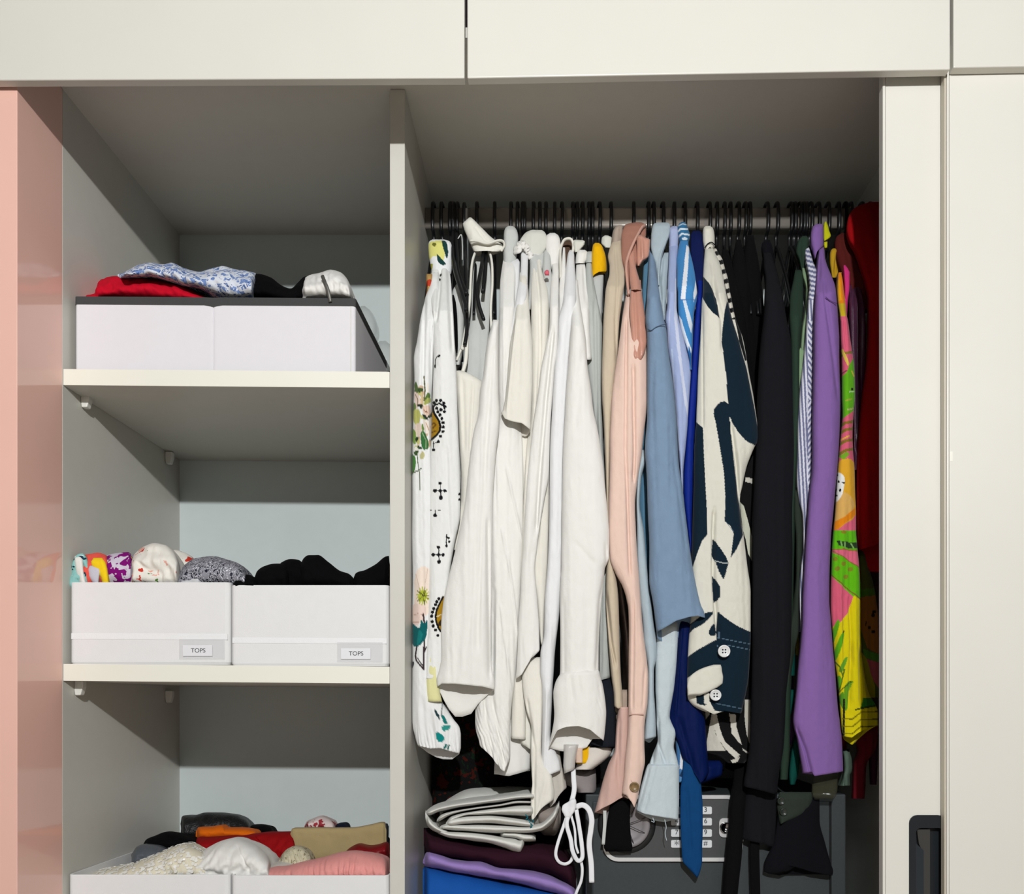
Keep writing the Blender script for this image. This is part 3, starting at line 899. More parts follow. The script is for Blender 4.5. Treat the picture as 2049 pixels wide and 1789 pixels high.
# ---- 1 white floral dress by the divider
LG, DG, PCH = (186, 190, 96), (70, 110, 56), (244, 222, 204)
_r = random.Random(12)
fl = [('e', (_r.uniform(824, 862), _r.uniform(775, 905), _r.uniform(2, 5), _r.uniform(4, 11), _r.uniform(-.8, .8)), _r.choice([(238, 230, 216), (228, 204, 190), (196, 194, 120), (110, 140, 74), (60, 72, 50), (206, 178, 150), (236, 232, 222)])) for _ in range(46)]
fl += [
      ('p', smooth_poly([(829, 770), (833, 764), (836, 780), (831, 790)]), (86, 110, 60)), ('l', [(848, 752), (850, 780), (848, 800)], (96, 98, 60), 1.4),
      ('p', smooth_poly([(850, 796), (856, 786), (861, 790), (858, 800), (849, 806)]), (92, 120, 56)), ('p', smooth_poly([(836, 778), (845, 776), (846, 782), (838, 786)]), (60, 84, 44)),
      ('p', smooth_poly([(828, 785), (838, 790), (842, 808), (832, 812)]), (236, 214, 200)), ('p', smooth_poly([(843, 785), (847, 790), (846, 815), (842, 812)]), (214, 190, 150)),
      ('p', smooth_poly([(850, 800), (861, 796), (860, 806), (848, 810)]), (170, 178, 96)), ('e', (838, 811, 5, 3, 0.4), (44, 52, 40)), ('e', (843, 813, 3, 5, 0.1), (46, 56, 44)),
      ('p', smooth_poly([(826, 824), (836, 818), (842, 830), (838, 848), (828, 846)]), (190, 190, 108)), ('p', smooth_poly([(846, 812), (859, 812), (861, 828), (850, 832)]), (232, 206, 186)),
      ('p', smooth_poly([(845, 830), (851, 830), (857, 840), (852, 838)]), (40, 48, 44)), ('p', smooth_poly([(846, 840), (858, 844), (861, 868), (850, 862)]), (240, 232, 220)),
      ('p', smooth_poly([(830, 850), (842, 848), (844, 868), (832, 872)]), (226, 206, 190)), ('p', smooth_poly([(826, 860), (832, 866), (832, 888), (826, 884)]), (128, 160, 76)),
      ('p', smooth_poly([(842, 866), (849, 864), (857, 884), (856, 896), (848, 900), (843, 888)]), (54, 112, 60)), ('l', [(845, 866), (852, 880), (852, 896)], (150, 180, 130), 1.0),
      ('l', [(831, 790), (836, 800), (835, 812)], (120, 100, 70), .8), ('l', [(852, 845), (858, 860)], (190, 150, 120), .8), ('l', [(846, 818), (856, 826)], (180, 130, 110), .8), ('e', (852, 822, 2, 2, 0), (110, 60, 40)), ('e', (834, 878, 3, 5, 0.3), (40, 56, 36)), ('e', (840, 896, 6, 3, 0.5), (50, 72, 44)), ('l', [(834, 902), (836, 925), (840, 950), (840, 980)], (84, 96, 66), 0.8),
      ('p', smooth_poly([(824, 912), (831, 914), (832, 930), (828, 946), (824, 948)]), (78, 138, 62)), ('p', smooth_poly([(828, 904), (838, 902), (832, 912)]), (60, 84, 44)), ('l', [(826, 946), (836, 942), (843, 937)], (84, 96, 66), 1.2),
      ('e', (845, 912, 5, 8, 0.2), (196, 190, 140)),
      # lily on the collar
      ('p', smooth_poly([(858, 488), (870, 482), (884, 482), (890, 500), (888, 520), (880, 516), (868, 512), (858, 520)]), (226, 222, 130)),
      ('e', (869, 489, 4, 4, 0), (110, 110, 40)), ('p', smooth_poly([(884, 482), (893, 484), (897, 505), (894, 517), (888, 500)]), (24, 60, 58)), ('p', smooth_poly([(874, 508), (884, 518), (892, 528), (884, 530), (876, 522)]), (24, 62, 60)),
      ('p', smooth_poly([(858, 530), (866, 528), (864, 540), (859, 542)]), (170, 166, 70)),
      # poppy
      ('p', smooth_poly([(829, 1162), (832, 1146), (839, 1137), (847, 1134), (855, 1136), (862, 1142), (868, 1156), (868, 1200), (860, 1226), (842, 1236), (826, 1248), (823, 1230), (828, 1212), (829, 1180), (827, 1160)]), (246, 228, 212)),
      ('p', smooth_poly([(826, 1212), (836, 1208), (852, 1214), (850, 1236), (836, 1250), (826, 1248)]), (238, 214, 202)), ('l', [(824, 1232), (836, 1228), (846, 1230)], (206, 170, 156), 0.8), ('l', [(826, 1246), (838, 1244)], (200, 164, 150), 1.2),
      ('e', (846, 1193, 9, 12, 0.2), (186, 194, 70)), ('l', [(840, 1184), (848, 1194), (852, 1182)], (70, 66, 30), 1.0), ('l', [(848, 1194), (850, 1204)], (60, 56, 30), 1.6), ('l', [(838, 1204), (848, 1194), (858, 1198)], (120, 124, 40), 0.8),
      ('l', [(847, 1229), (850, 1250), (849, 1290), (848, 1338)], (60, 46, 50), 1.7), ('p', smooth_poly([(822, 1248), (831, 1252), (840, 1257), (843, 1240), (849, 1248), (856, 1241), (854, 1270), (846, 1286), (834, 1294), (825, 1288)]), (8, 96, 98)),
      ('p', smooth_poly([(838, 1262), (846, 1268), (842, 1284), (834, 1290)]), (20, 122, 120)), ('l', [(834, 1294), (831, 1312), (833, 1322), (848, 1340)], (56, 44, 48), 1.6), ('l', [(836, 1318), (846, 1332)], (56, 44, 48), 1.0), ('l', [(848, 1308), (853, 1296)], (56, 44, 48), 1.4),
      ('e', (825.5, 1330, 2.5, 7, 0.2), (40, 40, 50)),
      # leaves near the cuff
      *[('l', [(846, 1193), (846 + 13 * math.cos(a * .42), 1193 + 18 * math.sin(a * .42))], (178, 188, 62) if a % 3 else (120, 126, 40), 1.1) for a in range(15)], ('l', [(842, 1186), (848, 1194), (851, 1184)], (60, 56, 30), 1.0), ('l', [(832, 1150), (838, 1170), (840, 1184)], (214, 190, 176), 0.8), ('l', [(856, 1140), (852, 1165)], (222, 198, 184), 0.8),
      ('l', [(886, 1404), (884, 1420), (884, 1432)], (90, 100, 100), 1.0), ('p', smooth_poly([(869, 1419), (873, 1422), (879, 1432), (880, 1441), (875, 1434)]), (30, 60, 66)), ('p', smooth_poly([(884, 1432), (890, 1434), (895, 1448), (888, 1446)]), (16, 118, 112)),
      ('p', smooth_poly([(884, 1456), (890, 1451), (901, 1452), (897, 1460), (888, 1463)]), (50, 150, 140)), ('p', smooth_poly([(872, 1468), (880, 1467), (889, 1474), (887, 1484), (879, 1484), (873, 1476)]), (10, 136, 132)),
      ('l', [(893, 1490), (889, 1498)], (16, 110, 104), 2.0), ('l', [(898, 1492), (896, 1500)], (30, 100, 90), 1.5), ('l', [(866, 1440), (872, 1452), (876, 1466)], (150, 160, 160), 0.7)]
print_m = fab('printed_cotton', (255, 255, 255), 0.9, 0.03, attr=True)
g = garment('floral_dress', 'white dress with a yellow lily collar and pink poppy print, next to the divider', 'dress', 868)
rows = '545,864,878;575,858,880;600,849,880;640,841,876;680,835,872;720,828,868;760,829,866;800,827,864;850,826,864;900,825.5,864;950,825,866;1000,825,868;1100,825,868;1200,825,868;1300,825,868;1360,825,868;1390,825,876;1420,825,895;1440,825,908;1455,826,919;1470,829,922;1490,833,922;1500,836,919'
tube('sleeve', rows, print_m, g, y=YP(545, 0.085, 0.17), d=0.022, nc=80, step=2.5, fold=0.004, seed=51, paint=painter((240, 240, 238), fl), hemf=[(0, -8), (0.3, -2), (0.55, -3), (0.8, 4), (1, 8)], hemb=[(0, -6), (0.2, 8), (0.5, 20), (0.8, 22), (1, 10)], hr=40, solid=0.001, rib=(0.0022, 0.007, 0.1, 0.94),
     cr=[([(600, 850), (760, 846), (900, 856)], 0.006, 4), ([(640, 862), (900, 862)], 0.004, 3), ([(1420, 868), (1500, 880)], -0.005, 5), ([(1440, 900), (1505, 900)], 0.004, 4), ([(1400, 845), (1500, 850)], 0.004, 5)])
body(g, '545,864,882;900,850,866;1500,850,890', white_c, 1480, w=0.25)
tube('collar', '479,866,888;483,859,900;492,857,904;510,858,905;530,861,905;548,864,903', print_m, g, y=0.19, d=0.018, nc=60, step=1.5, fold=0.001, paint=painter((238, 240, 240), fl), seed=52, dome=8)
g = garment('summer_dress', 'dress with a red and tan neckline showing only at the divider edge', 'dress', 866, False)
tube('sleeve', '548,853,864;560,852,864;580,853,862;600,849,858;640,844,852', blotch('red_tan', (190, 150, 90), [(40, 0.4, (196, 66, 40), 0.3, 1)]), g, y=0.15, d=0.02, seed=53)

# ---- 2 white linen shirt with black dotted embroidery
BK, OC = (16, 14, 18), (168, 128, 26)
def dots(L, r=3.2):
    return [('e', (x, y, r, r * 1.05, 0), BK) for x, y in L]
def cross(x, y, s=1.0):
    return [('l', [(x - 10 * s, y), (x + 9 * s, y)], BK, 0.8), ('l', [(x, y - 15 * s), (x + 1, y + 14 * s)], BK, 1.0), ('e', (x - 10.5 * s, y, 4.2, 3.4, 0), BK), ('e', (x + 9 * s, y, 3.4, 3.4, 0), BK),
            ('e', (x - 0.5, y - 15 * s, 3.5, 3.4, 0), BK), ('e', (x + 1, y + 14 * s, 3.8, 4.2, 0), BK), ('p', [(x - 4.8, y), (x, y - 4.8), (x + 4.8, y), (x, y + 4.8)], BK)]
emb = [('p', smooth_poly([(862, 820), (868, 826), (874, 835), (879, 846), (880, 858), (874, 869), (862, 878)]), OC), ('l', [(862, 850), (868, 846), (872, 850), (866, 856)], (110, 76, 20), 1.6), ('l', [(862, 866), (872, 862)], (110, 76, 20), 1.4),
       ('l', [(866, 822), (867, 814), (872, 808.5), (880, 808), (887, 812), (890, 818)], BK, 1.8), ('l', [(866, 812), (867, 824), (872, 833), (879, 843), (881.5, 853), (880, 862), (873, 871), (862, 880)], BK, 2.2)]
emb += dots([(873, 801.6), (881.6, 801.6), (888, 807), (890.6, 814), (889.5, 824), (873.6, 817), (882.4, 820), (876, 824), (880.4, 830.5), (884.4, 838), (886.4, 846), (887.3, 854.5), (886.3, 864), (881.4, 873), (877, 883.6), (868, 806), (867, 900)], 3.3)
emb += [('l', [(866, 888), (877, 884)], BK, 0.8), ('l', [(867, 884), (867, 900)], BK, 0.8)]
emb += cross(881, 981.7) + cross(877.5, 1110)
emb += [('l', [(871, 1021), (871, 1030)], BK, 0.8), ('e', (870.7, 1031, 3.8, 3.8, 0), BK), ('l', [(859.5, 1020.7), (863, 1020.7)], BK, 1.2), ('l', [(877, 1020.7), (880, 1020.7)], BK, 1.2)]
emb += dots([(897.5, 1076), (899, 1083.5), (893.5, 1092.5), (919, 989), (919, 1000)], 2.6) + [('l', [(894, 1070), (893, 1084), (894, 1092)], BK, 1.2), ('l', [(922, 950), (922, 980), (923, 1030)], BK, 1.8)]
emb += [('p', smooth_poly([(886, 1196), (880, 1208), (874, 1222), (872, 1234), (874, 1246), (880, 1260), (892, 1262), (892, 1196)]), OC), ('p', [(878, 1244), (886, 1236), (886, 1252), (876, 1252)], (60, 40, 14)), ('l', [(874, 1234), (882, 1230)], (214, 196, 150), 1.2),
        ('l', [(886, 1194), (880, 1207), (874, 1220), (871.5, 1233), (873, 1245), (877, 1256), (882, 1264)], BK, 1.9)]
emb += dots([(878, 1198), (874, 1204), (871.5, 1210), (868, 1218), (865.5, 1225), (864, 1233), (865, 1244), (867, 1252.6), (871.5, 1260.5), (876, 1271.5)], 3.2)
emb += [('l', [(870.5, 733), (871, 720), (874, 714), (880, 711)], BK, 0.9), ('e', (878.5, 712.5, 3.2, 2.4, -0.6), BK), ('e', (870.3, 733, 1.8, 4, 0), BK), ('e', (881, 547, 2.4, 3.4, 0), BK), ('e', (879, 555, 1.8, 3, 0), BK)]
g = garment('embroidered_shirt', 'white linen shirt embroidered with black dotted crosses and ochre paisleys', 'shirt', 903)
rows = '527,880,892;534,870,898;548,863,900;565,861,902;600,862,905;640,866,908;700,868,911;760,866,914;820,864,916;900,861,919;1000,859,922;1032,859,921;1080,858,912;1150,857,900;1250,855,892;1320,851,890;1358,850,888'
tube('sleeve', rows, print_m, g, y=YP(527, 0.072), d=0.018, nc=84, step=1.8, fold=0.003, seed=55, paint=painter((238, 238, 234), emb), hemf=[(0, 0), (1, 0)], hemb=[(0, 0), (0.5, 6), (1, 0)], solid=0.001,
     cr=[([(535, 880), (580, 878), (640, 872)], 0.010, 4), ([(535, 896), (700, 905)], 0.006, 4), ([(900, 893), (1020, 896), (1080, 900)], 0.005, 5)])
body(g, rows, white_c, 1340)
g = garment('yellow_blouse', 'pale yellow blouse whose sleeve end shows below the embroidered shirt', 'blouse', 908)
tube('sleeve', '1290,860,874;1330,854,878;1360,852,880;1385,853,881;1404,855,885', fab('pale_yellow', (232, 228, 168), 0.85, 0.03), g, y=0.069, d=0.013, hemf=[(0, 0), (1, 0)], hemb=[(0, 0), (.5, 6), (1, 0)], seed=57, solid=0.001, fold=0.002)

# ---- 3 things between: thick black hanger arms, thin white shirt
g = garment('white_shirt', 'thin white shirt with a black placket behind the wide black hanger', 'shirt', 916)
tube('sleeve', '560,920,926;585,905,924;600,904,926;640,905,928;700,911,926;730,912,920', grey_c, g, y=[(560, .17), (640, .13)], d=0.014, seed=58)
tube('placket', '590,905,908;605,905,912;640,907,915;690,911,916;704,913,915', blackc_m, g, y=0.105, d=0.008, seed=59, fold=0.001)
body(g, '500,908,924;800,905,925', grey_c, 1200)
for i, (pts, lab) in enumerate((([(907, 466, .27), (906, 490, .2), (907, 520, .16), (911, 545, .13), (920, 575, .10), (930, 605, .085), (933, 622, .08)], 'wide black hanger nearest the divider, its arm hanging in front of a white shirt'),
                                ([(930, 452, .27), (931, 500, .2), (932, 540, .16), (934, 590, .13), (934, 660, .11), (930, 690, .10)], 'wide black hanger just left of the upturned white collar'))):
    hg = thing('wide_hanger', lab, 'hanger', W(pts[0][0], 440, 0.28), 'wide black hangers')
    sweep('arm', [W(*q) for q in pts], 0.0042, 0.006, black_m, hg, n=10)
    x0 = W(pts[0][0], 440, 0.28)[0]
    sweep('hook', [(x0, 0.302, ZRAIL), (x0, 0.29, ZRAIL + 0.03), (x0, 0.266, ZRAIL + 0.028), (x0, 0.2585, ZRAIL), (x0, 0.264, ZRAIL - 0.03), W(*pts[0])], 0.003, 0.004, black_m, hg, baxis=(1, 0, 0))
for pts in ([(916, 478, .2), (923, 470, .2), (925, 490, .19), (925, 520, .18)],):
    hg = thing('wide_hanger', 'curved black hanger with a pale loop beside the yellow lily collar', 'hanger', W(918, 440, .28), 'wide black hangers')
    sweep('arm', [W(914, 470, .22), W(915, 510, .18), W(917, 540, .16), W(926, 570, .13), W(934, 590, .12)], 0.005, 0.007, black_m, hg)
    sweep('loop', [W(*q) for q in pts], 0.0012, 0.0012, grey_c, hg)

# ---- 4 cream V-neck blouse with upturned collar and wide sleeve
g = garment('cream_blouse', 'cream V-neck blouse with an upturned pointed collar and wide open sleeve', 'blouse', 990)
tube('back_panel', '505,955,972;520,947,980;560,944,984;620,943,984;680,934,978;740,924,975;800,915,968;900,915,962;1000,918,945', grey_c, g, y=[(505, .24), (620, .19), (760, .15), (1000, .13)], d=0.012, seed=60, fold=0.005)
tube('front_panel', '742,912,926;752,912,948;766,912,966;800,914,964;860,917,958;900,919,952;960,922,945;1000,921,938;1060,900,935;1100,898,925', ivory_c, g, y=0.10, d=0.016, seed=61, fold=0.004, hemf=None,
     cr=[([(766, 947), (900, 940)], 0.005, 3), ([(760, 925), (900, 930)], 0.003, 4)])
sweep('neck_trim', [W(*q) for q in ((914, 722, .115), (925, 690, .115), (935, 640, .12), (940, 600, .13), (942, 560, .15), (945, 525, .18), (953, 503, .20), (966, 493, .205), (977, 500, .20), (984, 525, .18), (985, 570, .15), (982, 620, .13), (984, 670, .12))], 0.0030, 0.0042, cream_c, g)
for pts in ([(968, 498, .205), (963, 535, .165), (956, 575, .145), (958, 608, .135), (968, 640, .13)], [(973, 505, .205), (971, 540, .17), (966, 585, .15)]):
    sweep('hanger_arm', [W(*q) for q in pts], 0.0042, 0.005, black_m, g)
sweep('neck_trim', [W(*q) for q in ((924, 700, .112), (933, 670, .112), (932, 720, .11), (921, 760, .11))], 0.0045, 0.004, cream_c, g)
tube('collar', '435,939,942;441,932,949;448,926,956;460,929,968;472,934,980;482,938,993;490,942,1005;497,945,1008;503,948,1000', cream_c, g, y=0.195, d=0.016, nc=40, step=2, fold=0.003, seed=62, dome=6, cr=[([(455, 952), (490, 978)], 0.004, 4)])
sweep('collar_edge', [W(*q) for q in ((941, 482, .172), (955, 483, .170), (975, 488, .170), (995, 482, .172), (1006, 483, .178), (1009, 492, .185), (1003, 503, .19))], 0.0026, 0.004, cream_c, g)
tube('collar_stand', '480,942,957;490,942,962;500,946,966;506,950,962', cream_c, g, y=0.21, d=0.012, step=2, seed=63)
rows = '640,986,998;688,974,998;750,967,998;785,960,998;829,957,1000;858,949,999;900,942,994;950,936,990;1000,931,987;1050,922,986;1100,911,985;1160,896,984;1191,889,984;1216,885,983;1256,882,982;1314,883,982;1343,878,984;1362,873,989;1378,874,989'
tube('sleeve', rows, white_c, g, y=0.055, d=0.024, nc=60, step=5, fold=0.004, seed=64, solid=0.0012, hemf=[(0, -4), (0.08, -10), (0.3, -10), (0.55, -7), (0.8, -4), (1, 2)], hemb=[(0, 0), (0.08, 25), (0.25, 56), (0.34, 60), (0.6, 50), (0.68, 34), (0.85, 16), (1, 2)], hr=34,
     cr=[([(700, 985), (900, 972), (1100, 962), (1300, 955)], 0.005, 5), ([(900, 960), (1160, 950), (1370, 925)], 0.0025, 4), ([(1040, 976), (1360, 979)], 0.006, 4)])
body(g, '500,950,985;900,920,980;1400,905,985', cream_c, 1420)

# ---- 5 white blouse with diagonal ridges and gathered cuff
g = garment('ribbed_blouse', 'white blouse with diagonal ribbed seams and a gathered cuff hanging low', 'blouse', 1023)
rows = '520,1006,1030;545,1003,1033;600,1000,1030;660,997,1028;760,996,1032;830,998,1042;900,976,1046;1000,976,1047;1100,976,1046;1200,978,1041;1300,980,1036;1370,966,1030;1410,950,1024;1440,950,1022;1470,952,1020;1500,957,1021;1525,960,1021;1540,972,1018'
tube('sleeve', rows, white_c, g, y=YP(520, 0.098), d=0.022, nc=60, step=4, fold=0.005, fs=0.012, seed=66, solid=0.001, hemf=[(0, -40), (0.3, -22), (0.6, -4), (0.8, 4), (1, -16)], hemb=[(0, -36), (0.4, -20), (1, -10)], hr=90, rib=(0.003, 0.008, 0.35, 0.86),
     cr=[([(930, 1012), (1080, 1045)], -0.004, 2.0), ([(1060, 1004), (1150, 1022), (1290, 1040)], -0.004, 2.0), ([(1210, 1001), (1400, 1026)], -0.003, 2), ([(1400, 985), (1540, 1010)], 0.007, 4), ([(1400, 968), (1520, 985)], 0.004, 4), ([(1180, 990), (1400, 985)], 0.003, 4)])
tube('collar', '452,1017,1026;456,1012,1031;463,1009,1035;475,1008,1037;490,1008,1036;510,1007,1034;530,1007,1030', grey_c, g, y=0.20, d=0.016, seed=67, dome=8, step=2, cr=[([(478, 1008), (482, 1022), (480, 1036)], 0.003, 3)])
body(g, rows, white_c, 1500)
tube('hem', '1440,1000,1062;1480,996,1064;1520,990,1064;1545,989,1062', white_c, g, y=0.15, d=0.03, seed=68, hemf=[(0, 4), (.4, 8), (1, -4)], hemb=[(0, 2), (1, 0)], solid=0.001)

# ---- tops between, their collars and shoulders
def shirt(name, label, cat, px, rows, mat, y, neck=None, hem=1300, coll=None, seed=1, cr=(), d=0.016, cmat=None, **kw):
    g = garment(name, label, cat, px)
    A = R(rows)
    tube('sleeve', rows, mat, g, y=YP(A[0][0], y), d=d, seed=seed, cr=cr, solid=0.0008, **kw)
    body(g, rows, mat, hem, seed=seed + 1)
    if coll:
        tube('collar', coll, cmat or mat, g, y=0.195, d=0.014, seed=seed + 2, dome=7, step=2, fold=0.002)
    return g
shirt('white_shirt', 'white shirt with a small rounded neck, right of the tall stand collar', 'shirt', 1036, '517,1026,1036;523,1020,1040;545,1018,1040;580,1010,1038;640,1003,1028;700,1001,1018;760,1000,1012', pure_c, 0.115, hem=1350, seed=70, cr=[([(540, 1024), (600, 1020)], 0.005, 3)])
g = shirt('ruffle_blouse', 'white blouse with a ruffled neckline below the big soft collar', 'blouse', 1047, '500,1042,1055;515,1042,1057;545,1041,1056;580,1035,1055;620,1029,1050;660,1022,1046;720,1016,1034;800,1014,1030', pure_c, 0.095, hem=1400, seed=73)
rnd = random.Random(3)
rp = [(1033, 500), (1036, 492), (1042, 490), (1044, 484), (1050, 488), (1054, 495), (1058, 502), (1060, 508)]
for q in (0, 1):
    sweep('ruffle', [W(x + (3 if i % 2 else -3), y + 6 * q + (3 if i % 2 else -2), 0.185 - 0.01 * (i % 2)) for i, (x, y) in enumerate(rp)], 0.0062, 0.004, white_c, g, k=6)
shirt('white_shirt', 'white shirt with the big soft rounded collar near the middle of the white group', 'shirt', 1068, '500,1055,1090;530,1060,1088;570,1058,1070;620,1052,1066', grey_c, 0.14, hem=1300, seed=76, coll='460,1064,1084;464,1054,1090;472,1046,1094;484,1040,1095;496,1040,1093;506,1046,1088;514,1056,1084', cmat=fab('bone_cotton', (222, 222, 212), 0.9, 0.03))
shirt('cream_tunic', 'cream tunic with a narrow looped neck, right of the ruffled blouse', 'shirt', 1080, '508,1066,1078;514,1061,1083;535,1065,1084;560,1064,1090;580,1063,1096;640,1062,1098;700,1062,1096;800,1063,1090;900,1053,1080;1000,1047,1070;1160,1041,1060', ivory_c, 0.10, hem=1420, seed=79, cr=[([(520, 1072), (600, 1080), (700, 1081), (880, 1072)], 0.006, 3)])
g = shirt('white_tee', 'white top with a small pink print at the shoulder', 'top', 1093, '498,1090,1098;510,1086,1102;540,1085,1103;560,1088,1106;620,1090,1106', grey_c, 0.135, hem=1250, seed=82)
tube('print_patch', '540,1093,1097;545,1089,1099;551,1091,1099', fab('pink_print', (226, 110, 124), 0.9), g, y=0.116, d=0.006, dome=3, dome2=3, seed=4, fold=0)
shirt('striped_blouse', 'white blouse with a tall pale collar and long cream folds', 'blouse', 1110, '520,1104,1118;545,1105,1119;560,1103,1118;620,1100,1118;655,1099,1117;700,1090,1115;742,1081,1109;785,1076,1106;814,1072,1104;850,1067,1102;887,1062,1100;950,1055,1098;1000,1052,1090;1060,1048,1080;1100,1046,1075;1140,1043,1071;1190,1041,1075;1250,1037,1079;1300,1035,1080;1313,1034,1080;1340,1032,1070', white_c, 0.082, hem=1320, seed=85,
      coll='466,1101,1110;471,1094,1117;482,1091,1121;500,1092,1122;520,1096,1121;540,1103,1120', nc=56, step=5, fold=0.003, hr=60, hemf=[(0, 18), (0.3, 10), (0.8, -22), (1, -28)], hemb=[(0, 10), (1, -30)], cr=[([(660, 1107), (800, 1092), (950, 1080), (1060, 1073)], 0.010, 4), ([(1100, 1062), (1300, 1060)], 0.003, 5)])
g = garment('cream_shirt', 'cream shirt with a short straight sleeve ending high among the white ones', 'shirt', 1049)
tube('sleeve', '545,1040,1054;570,1038,1056;600,1034,1058;640,1029,1061;698,1019,1066;760,1014,1066;800,1010,1064;820,1006,1063;838,1003,1062;846,1003,1062', ivory_c, g, y=YP(545, 0.07, .15), d=0.022, nc=56, step=3, fold=0.002, seed=86, solid=0.0012, hr=26,
     hemf=[(0, -20), (0.12, -8), (0.4, -3), (0.7, 0), (0.88, 8), (1, 14)], hemb=[(0, -16), (0.4, 6), (0.6, 18), (0.85, 24), (1, 16)], cr=[([(600, 1044), (800, 1034)], 0.002, 5), ([(640, 1033), (700, 1026), (820, 1014)], -0.004, 2)])
tube('lower_sleeve', '840,1036,1062;900,1034,1060;1000,1036,1058;1200,1028,1048;1330,1026,1046;1400,1024,1053;1440,1023,1053;1478,1022,1052', ivory_c, g, y=0.112, d=0.016, seed=87, solid=0.001, hemf=[(0, 0), (1, 2)], hemb=[(0, 4), (1, 4)])
tube('hem', '1400,1048,1066;1450,1042,1066;1478,1040,1066;1494,1042,1066', cream_c, g, y=0.12, d=0.014, seed=88, solid=0.001, hemf=[(0, -6), (1, 8)], hemb=[(0, 0), (1, 4)])
body(g, '545,1040,1054;900,1034,1060;1400,1030,1056', ivory_c, 1460)
g = garment('cream_blouse', 'long cream blouse whose pointed tail hangs over the folded white sheets', 'blouse', 1124)
rows = '880,1082,1100;950,1080,1099;1050,1078,1098;1120,1066,1096;1150,1067,1094;1200,1074,1091;1260,1079,1088;1290,1082,1087'
tube('front_panel', rows, ivory_c, g, y=0.105, d=0.012, seed=88, cap=True, fold=0.003, solid=0.001)
rows = '1315,1046,1082;1350,1044,1086;1388,1047,1086;1420,1053,1085;1458,1063,1084;1505,1062,1083;1530,1063,1090;1552,1064,1104;1568,1065,1107;1585,1063,1109;1600,1062,1108;1618,1062,1098;1634,1064,1084'
tube('tail', rows, ivory_c, g, y=[(1300, .10), (1500, .075)], d=0.014, seed=89, nc=50, step=4, fold=0.003, solid=0.001, hr=40, hemf=[(0, 8), (0.15, 6), (0.6, -6), (1, -20)], hemb=[(0, 6), (1, -20)],
     cr=[([(1400, 1055), (1500, 1070), (1640, 1068)], 0.005, 3), ([(1560, 1092), (1630, 1076)], -0.003, 4)])
body(g, '520,1118,1130;900,1085,1100;1500,1060,1090', ivory_c, 1560)
tube('underlayer', '1480,1085,1118;1530,1085,1124;1560,1090,1132;1590,1098,1134;1606,1100,1122', fab('stone_voile', (206, 200, 190), 0.9, 0.03), g, y=0.11, d=0.02, seed=90, solid=0.001, hr=40, hemf=[(0, 10), (.5, 0), (1, -26)], hemb=[(0, 6), (1, -20)], fold=0.005)
sweep('neck_arch', [W(*q) for q in ((1122, 556, .14), (1121, 520, .17), (1122, 498, .19), (1128, 482, .2), (1137, 478, .2), (1144, 481, .2), (1147, 492, .2), (1146, 505, .195))], 0.0032, 0.005, ivory_c, g)
tube('neck_lining', '480,1130,1142;488,1125,1146;500,1124,1146;520,1124,1140;540,1124,1134', fab('brown_lining', (92, 72, 58), 0.9), g, y=0.235, d=0.01, seed=91)
tube('neck_fold', '495,1126,1131;520,1124,1132;580,1119,1131;640,1117,1127;700,1114,1122', white_c, g, y=YP(495, .12, .19), d=0.01, seed=92)
g = garment('white_shirt', 'white shirt with a long narrow strip of sleeve between the two front sleeves', 'shirt', 1146)
rows = '500,1140,1146;508,1136,1149;530,1133,1150;560,1130,1152;600,1127,1153;640,1118,1150;676,1116,1144;727,1110,1140;785,1106,1136;843,1103,1132;900,1100,1130;950,1099,1129;1050,1098,1128;1100,1097,1127;1140,1095,1126;1200,1090,1122;1240,1089,1118;1270,1088,1114;1307,1081,1110;1343,1080,1108;1372,1084,1106;1420,1085,1104;1474,1084,1102;1500,1083,1110;1530,1080,1120;1550,1078,1122'
tube('sleeve', rows, pure_c, g, y=YP(500, 0.085), d=0.02, nc=44, step=5, fold=0.0035, seed=93, solid=0.001, hr=60, hemf=[(0, 8), (0.3, 4), (1, -8)], hemb=[(0, 0), (1, -6)], cr=[([(640, 1132), (900, 1116), (1100, 1112)], 0.003, 5), ([(1380, 1094), (1540, 1088)], -0.004, 4)])
tube('collar', '480,1150,1164;483,1147,1170;489,1146,1169;498,1148,1162;505,1150,1156', fab('bone_cotton2', (226, 226, 214), 0.9), g, y=0.2, d=0.01, dome=4, step=1.5, seed=94)
body(g, rows, pure_c, 1480)
# hidden shirts in front group right
shirt('white_shirt', 'white shirt with a rounded collar, left of the mustard collar', 'shirt', 1165, '524,1155,1168;535,1153,1172;560,1152,1174;600,1153,1178;660,1158,1180;720,1168,1184', white_c, 0.105, hem=1400, seed=96, coll='500,1160,1170;504,1155,1175;515,1152,1176;527,1151,1170', cr=[([(535, 1168), (600, 1172)], 0.006, 4)])
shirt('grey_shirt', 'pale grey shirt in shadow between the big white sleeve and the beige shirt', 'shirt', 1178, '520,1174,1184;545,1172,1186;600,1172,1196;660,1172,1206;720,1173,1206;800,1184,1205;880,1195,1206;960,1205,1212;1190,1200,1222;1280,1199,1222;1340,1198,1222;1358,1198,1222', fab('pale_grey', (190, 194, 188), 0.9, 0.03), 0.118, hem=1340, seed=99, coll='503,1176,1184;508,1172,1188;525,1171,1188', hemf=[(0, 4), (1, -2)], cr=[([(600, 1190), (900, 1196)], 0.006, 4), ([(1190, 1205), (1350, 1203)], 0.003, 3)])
g = shirt('mustard_shirt', 'white shirt with a bright mustard yellow collar', 'top', 1199, '545,1186,1208;560,1184,1208;600,1188,1206;660,1192,1204;720,1196,1204', grey_c, 0.13, hem=1480, seed=102)
